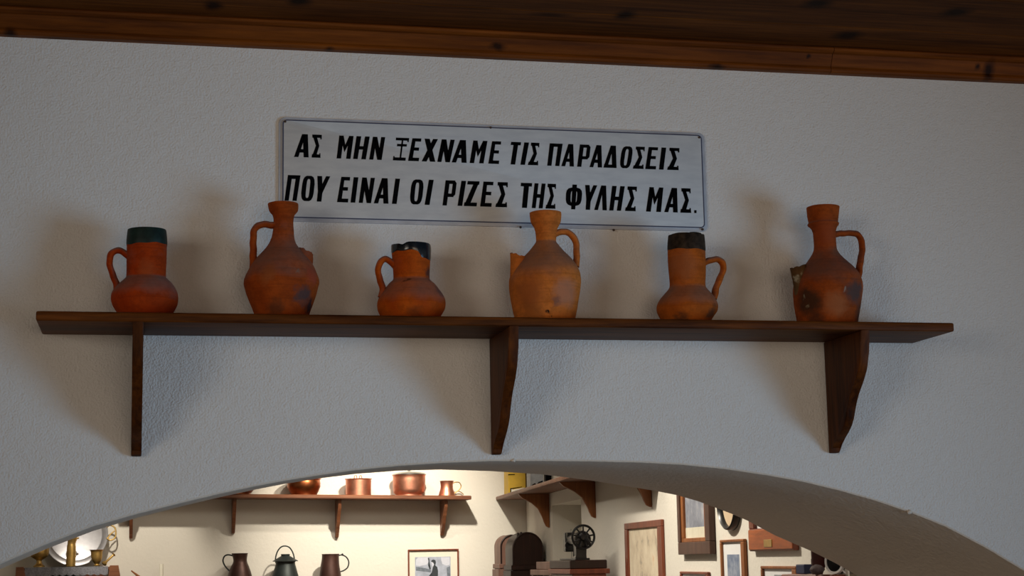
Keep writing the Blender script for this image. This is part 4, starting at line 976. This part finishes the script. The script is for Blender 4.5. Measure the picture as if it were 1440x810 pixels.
tube(bm, [Vector((wc.x + .03, MY + .008, wc.z - .045)), Vector((wc.x + .03, MY - .02, wc.z - .045))], .008, n=10); build('crank', bm, M['iron'], sm, smooth=True)
# added pale shapes stand in for the cabinet and base's lit left face
pz = atY(790, 801, MY + .5).z
x0, x1 = atY(772, 800, MY + .55).x, atY(799, 800, MY + .55).x
st = thing('lit_side_stand_in', ((x0 + x1) / 2, MY + .75, 0), 'pale added table shape standing in for the lit left side of the sewing machine cabinet', 'table')
bm = NB(); box(bm, (x0, MY + .5, pz - .03), (x1, MY + 1.0, pz), .003, 1); build('top', bm, M['litwood'], st)
for lx in (x0 + .02, x1 - .02):
    for ly in (MY + .53, MY + .97):
        bm = NB(); box(bm, (lx - .015, ly - .015, 0), (lx + .015, ly + .015, pz - .03), .002, 1); build('leg', bm, M['litwood'], st)
bm = NB(); zz = atY(790, 789.5, MY + .55).z; box(bm, (x0 + .012, MY + .55, pz + .0005), (x1 - .004, MY + .9, zz), .003, 1)
tag(build('lit_base_stand_in', bm, M['litwood'], None), 'low added box standing in for the pale lit left face of the sewing machine base', 'box')

# ================================================================= ARCHED WOODEN CASES on a sideboard
def arched(label, xl, xr, ytop, Y, depth, mat, zbase, ridge=False, mould=None):
    a, b = atY(xl, 790, Y).x, atY(xr, 790, Y).x; zt_ = atY((xl + xr) / 2, ytop, Y).z; c = (a + b) / 2; hw = (b - a) / 2
    th = thing('clock_case', (c, Y + depth / 2, zbase), label, 'case')
    zsp = zt_ - hw * 1.05; n = 20
    pts = [Vector((a, Y, zbase + .03)), Vector((b, Y, zbase + .03))] + [Vector((c + hw * math.cos(PI * k / n), Y, zsp + hw * 1.05 * math.sin(PI * k / n))) for k in range(n + 1)]
    bm = NB(); prism(bm, pts, (0, depth, 0), .004, 2); build('body', bm, mat, th, smooth=True)
    # raised hoop following the arch
    path = [Vector((a + .004, Y - .001, zbase + .1))] + [Vector((c + (hw - .004) * math.cos(PI - PI * k / n), Y - .001, zsp + (hw - .004) * 1.05 * math.sin(PI * k / n))) for k in range(n + 1)] + [Vector((b - .004, Y - .001, zbase + .1))]
    bm = NB(); tube(bm, path, .006, .006, n=8); build('edge_moulding', bm, M['darkwood'], th, smooth=True)
    if mould:
        zm = atY(xl, mould, Y).z; bm = NB(); box(bm, (a - .012, Y - .012, zm - .03), (b + .006, Y + depth, zm), .004, 2); build('waist_moulding', bm, mat, th)
        bm = NB(); box(bm, (a - .016, Y - .01, zbase + .03), (b + .008, Y + depth, zm - .034), .002, 1); build('lower_case', bm, mat, th)
    bm = NB(); box(bm, (a - .016, Y - .014, zbase), (b + .01, Y + depth, zbase + .03), .004, 2); build('plinth', bm, mat, th)
    return th
sbz = 1.10
sb = thing('sideboard', (2.45, 6.75, 0), 'dark wooden sideboard in the far right corner, under the arched wooden cases', 'cabinet')
bm = NB(); box(bm, (2.20, 6.3, sbz - .03), (2.485, 7.28, sbz), .004, 1); build('top', bm, M['darkwood'], sb)
bm = NB(); box(bm, (2.22, 6.33, 0), (2.475, 7.26, sbz - .03), .003, 1); build('body', bm, M['darkwood'], sb)
arched('arched wooden case with spot light put into its paler colour, far right corner', 704, 735, 752, 6.80, .2, M['litwood'], sbz, mould=793)  # same wood as the dark case, its lit look is in the colour
th = arched('arched very dark wooden case, in front of the paler one in the far right corner', 721, 764, 748.5, 6.42, .22, M['darkwood'], sbz, mould=795)
P = atY(731, 749, 6.42); bm = NB()
for (dx, dz) in ((-.008, 0), (.012, .004)):
    tube(bm, [Vector((P.x + dx, 6.44, P.z - .03)), Vector((P.x + dx, 6.44, P.z + dz))], [.010, .006], n=8)
build('finial', bm, M['darkwood'], th, smooth=True)

# ================================================================= RIGHT EDGE: cluttered cabinet top near the arch
KY = 1.02
kz = atY(1115, 807, KY).z; kx0 = atY(1098, 808, KY).x; kx1 = W((BY - KY) / WD.y, 0).x - .01
kc = thing('cabinet', ((kx0 + kx1) / 2, KY - .19, 0), 'reddish wooden cabinet against the right wall, only its top edge showing under the certificate', 'cabinet')
kx1 = ( W((BY - 0.61) / WD.y, 0).x - .006)
bm = NB(); box(bm, (kx0, .612, kz - .025), (kx1, KY, kz), .004, 1); build('top', bm, M['redwood'], kc)
bm = NB(); box(bm, (kx0 + .01, .615, 0), (kx1, KY - .01, kz - .025), .003, 1); build('body', bm, M['redwood'], kc)
def onK(px0, px1, ytop, Y, depth, name, label, cat, mat, bev=.003):
    a, b = atY(px0, ytop, Y), atY(px1, ytop, Y); bm = NB(); box(bm, (a.x, Y, kz + .0005), (b.x, Y + depth, (a.z + b.z) / 2), bev, 2)
    return tag(build(name, bm, mat, None), label, cat)
onK(1130.5, 1144, 793.5, .88, .07, 'storage_box', 'dark blue upright box at the cabinet edge, right of the certificate', 'box', M['blue'])
# grey mottled bundle
a = atY(1149, 796, .68); bm = NB(); bmesh.ops.create_icosphere(bm, subdivisions=3, radius=1.0)
hgt = (a.z - kz) / 2 + .002
for v in bm.verts:
    k = 1 + .10 * math.sin(7 * v.co.x + 2) * math.sin(6 * v.co.z + 1) + .05 * math.sin(13 * v.co.y)
    v.co = Vector((a.x + v.co.x * .020 * k, .68 + v.co.y * .028 * k, kz + hgt + max(-1, v.co.z * k) * hgt))
tag(build('cloth_bundle', bm, M['greycloth'], None, smooth=True), 'small mottled grey and mauve bundle beside the dark blue box', 'bundle')
# maroon case standing behind
p = [atY(x, y, .73) for x, y in ((1141, 770), (1165.5, 784), (1164, 790), (1157, 802), (1144, 803))]
zlow = kz + .0005
pts = [Vector((p[0].x - .0, .73, p[0].z + .05)), Vector((p[1].x + .01, .73, p[0].z + .05)), Vector((p[1].x, .73, p[1].z)), Vector((p[3].x, .73, zlow)), Vector((p[4].x, .73, zlow))]
bm = NB(); prism(bm, pts, (0, .012, 0), .002, 1)
tag(build('leather_folder', bm, M['maroon'], None), 'dark maroon folder standing upright behind the grey bundle, under the arch', 'folder')
# rods
bm = NB(); q = atY(1141, 786, .955); tube(bm, [Vector((q.x, .955, kz + .001)), Vector((q.x, .955, q.z))], .0016, n=8)
tag(build('metal_rod', bm, M['iron'], None, smooth=True), 'thin dark upright rod beside the dark blue box', 'rod')
# two round black tins with white rims, lying on edge
def drum(px, py, rpx, Y, label, lean):
    c = atY(px, py, Y); r_ = rpx * mpp(Y); c.z = kz + r_ * 1.03; n = 32
    ax = Vector((math.cos(lean), math.sin(lean), 0)); e1 = Vector((-ax.y, ax.x, 0)); e2 = Vector((0, 0, 1))
    th = thing('round_drum', (c.x, Y, kz), label, 'drum')
    def rev(name, prof, mat, ring=False):
        bm = NB(); R = [[bm.verts.new(c + ax * x + e1 * q * math.cos(2 * PI * k / n) + e2 * q * math.sin(2 * PI * k / n)) for k in range(n)] for x, q in prof]
        for a, b in zip(R, R[1:]):
            for k in range(n): bm.faces.new((a[k], a[(k + 1) % n], b[(k + 1) % n], b[k]))
        if ring:
            for k in range(n): bm.faces.new((R[-1][k], R[-1][(k + 1) % n], R[0][(k + 1) % n], R[0][k]))
        else: bm.faces.new(R[0]); bm.faces.new(R[-1][::-1])
        return build(name, bm, mat, th, smooth=True)
    rev('body', [(-.022, r_ * .2), (-.022, r_ * .88), (-.018, r_ * .95), (.018, r_ * .95), (.022, r_ * .88), (.022, r_ * .2)], M['iron'])
    rev('rim', [(-.028, r_ * .80), (-.029, r_ * .98), (-.020, r_ * 1.03), (-.016, r_ * .96)], M['paper'], True)['label'] = 'white rim'
    rev('rim', [(.016, r_ * .96), (.018, r_ * 1.0), (.022, r_ * 1.0), (.024, r_ * .93)], M['darkmetal'], True)
drum(1182, 806, 17.0, .672, 'round black drum with a bright white rim, larger of the two beside the maroon folder', 0.45)
drum(1201, 813, 11.5, .640, 'smaller round black drum with a pale rim, nearest the right end of the arch opening', 0.45)
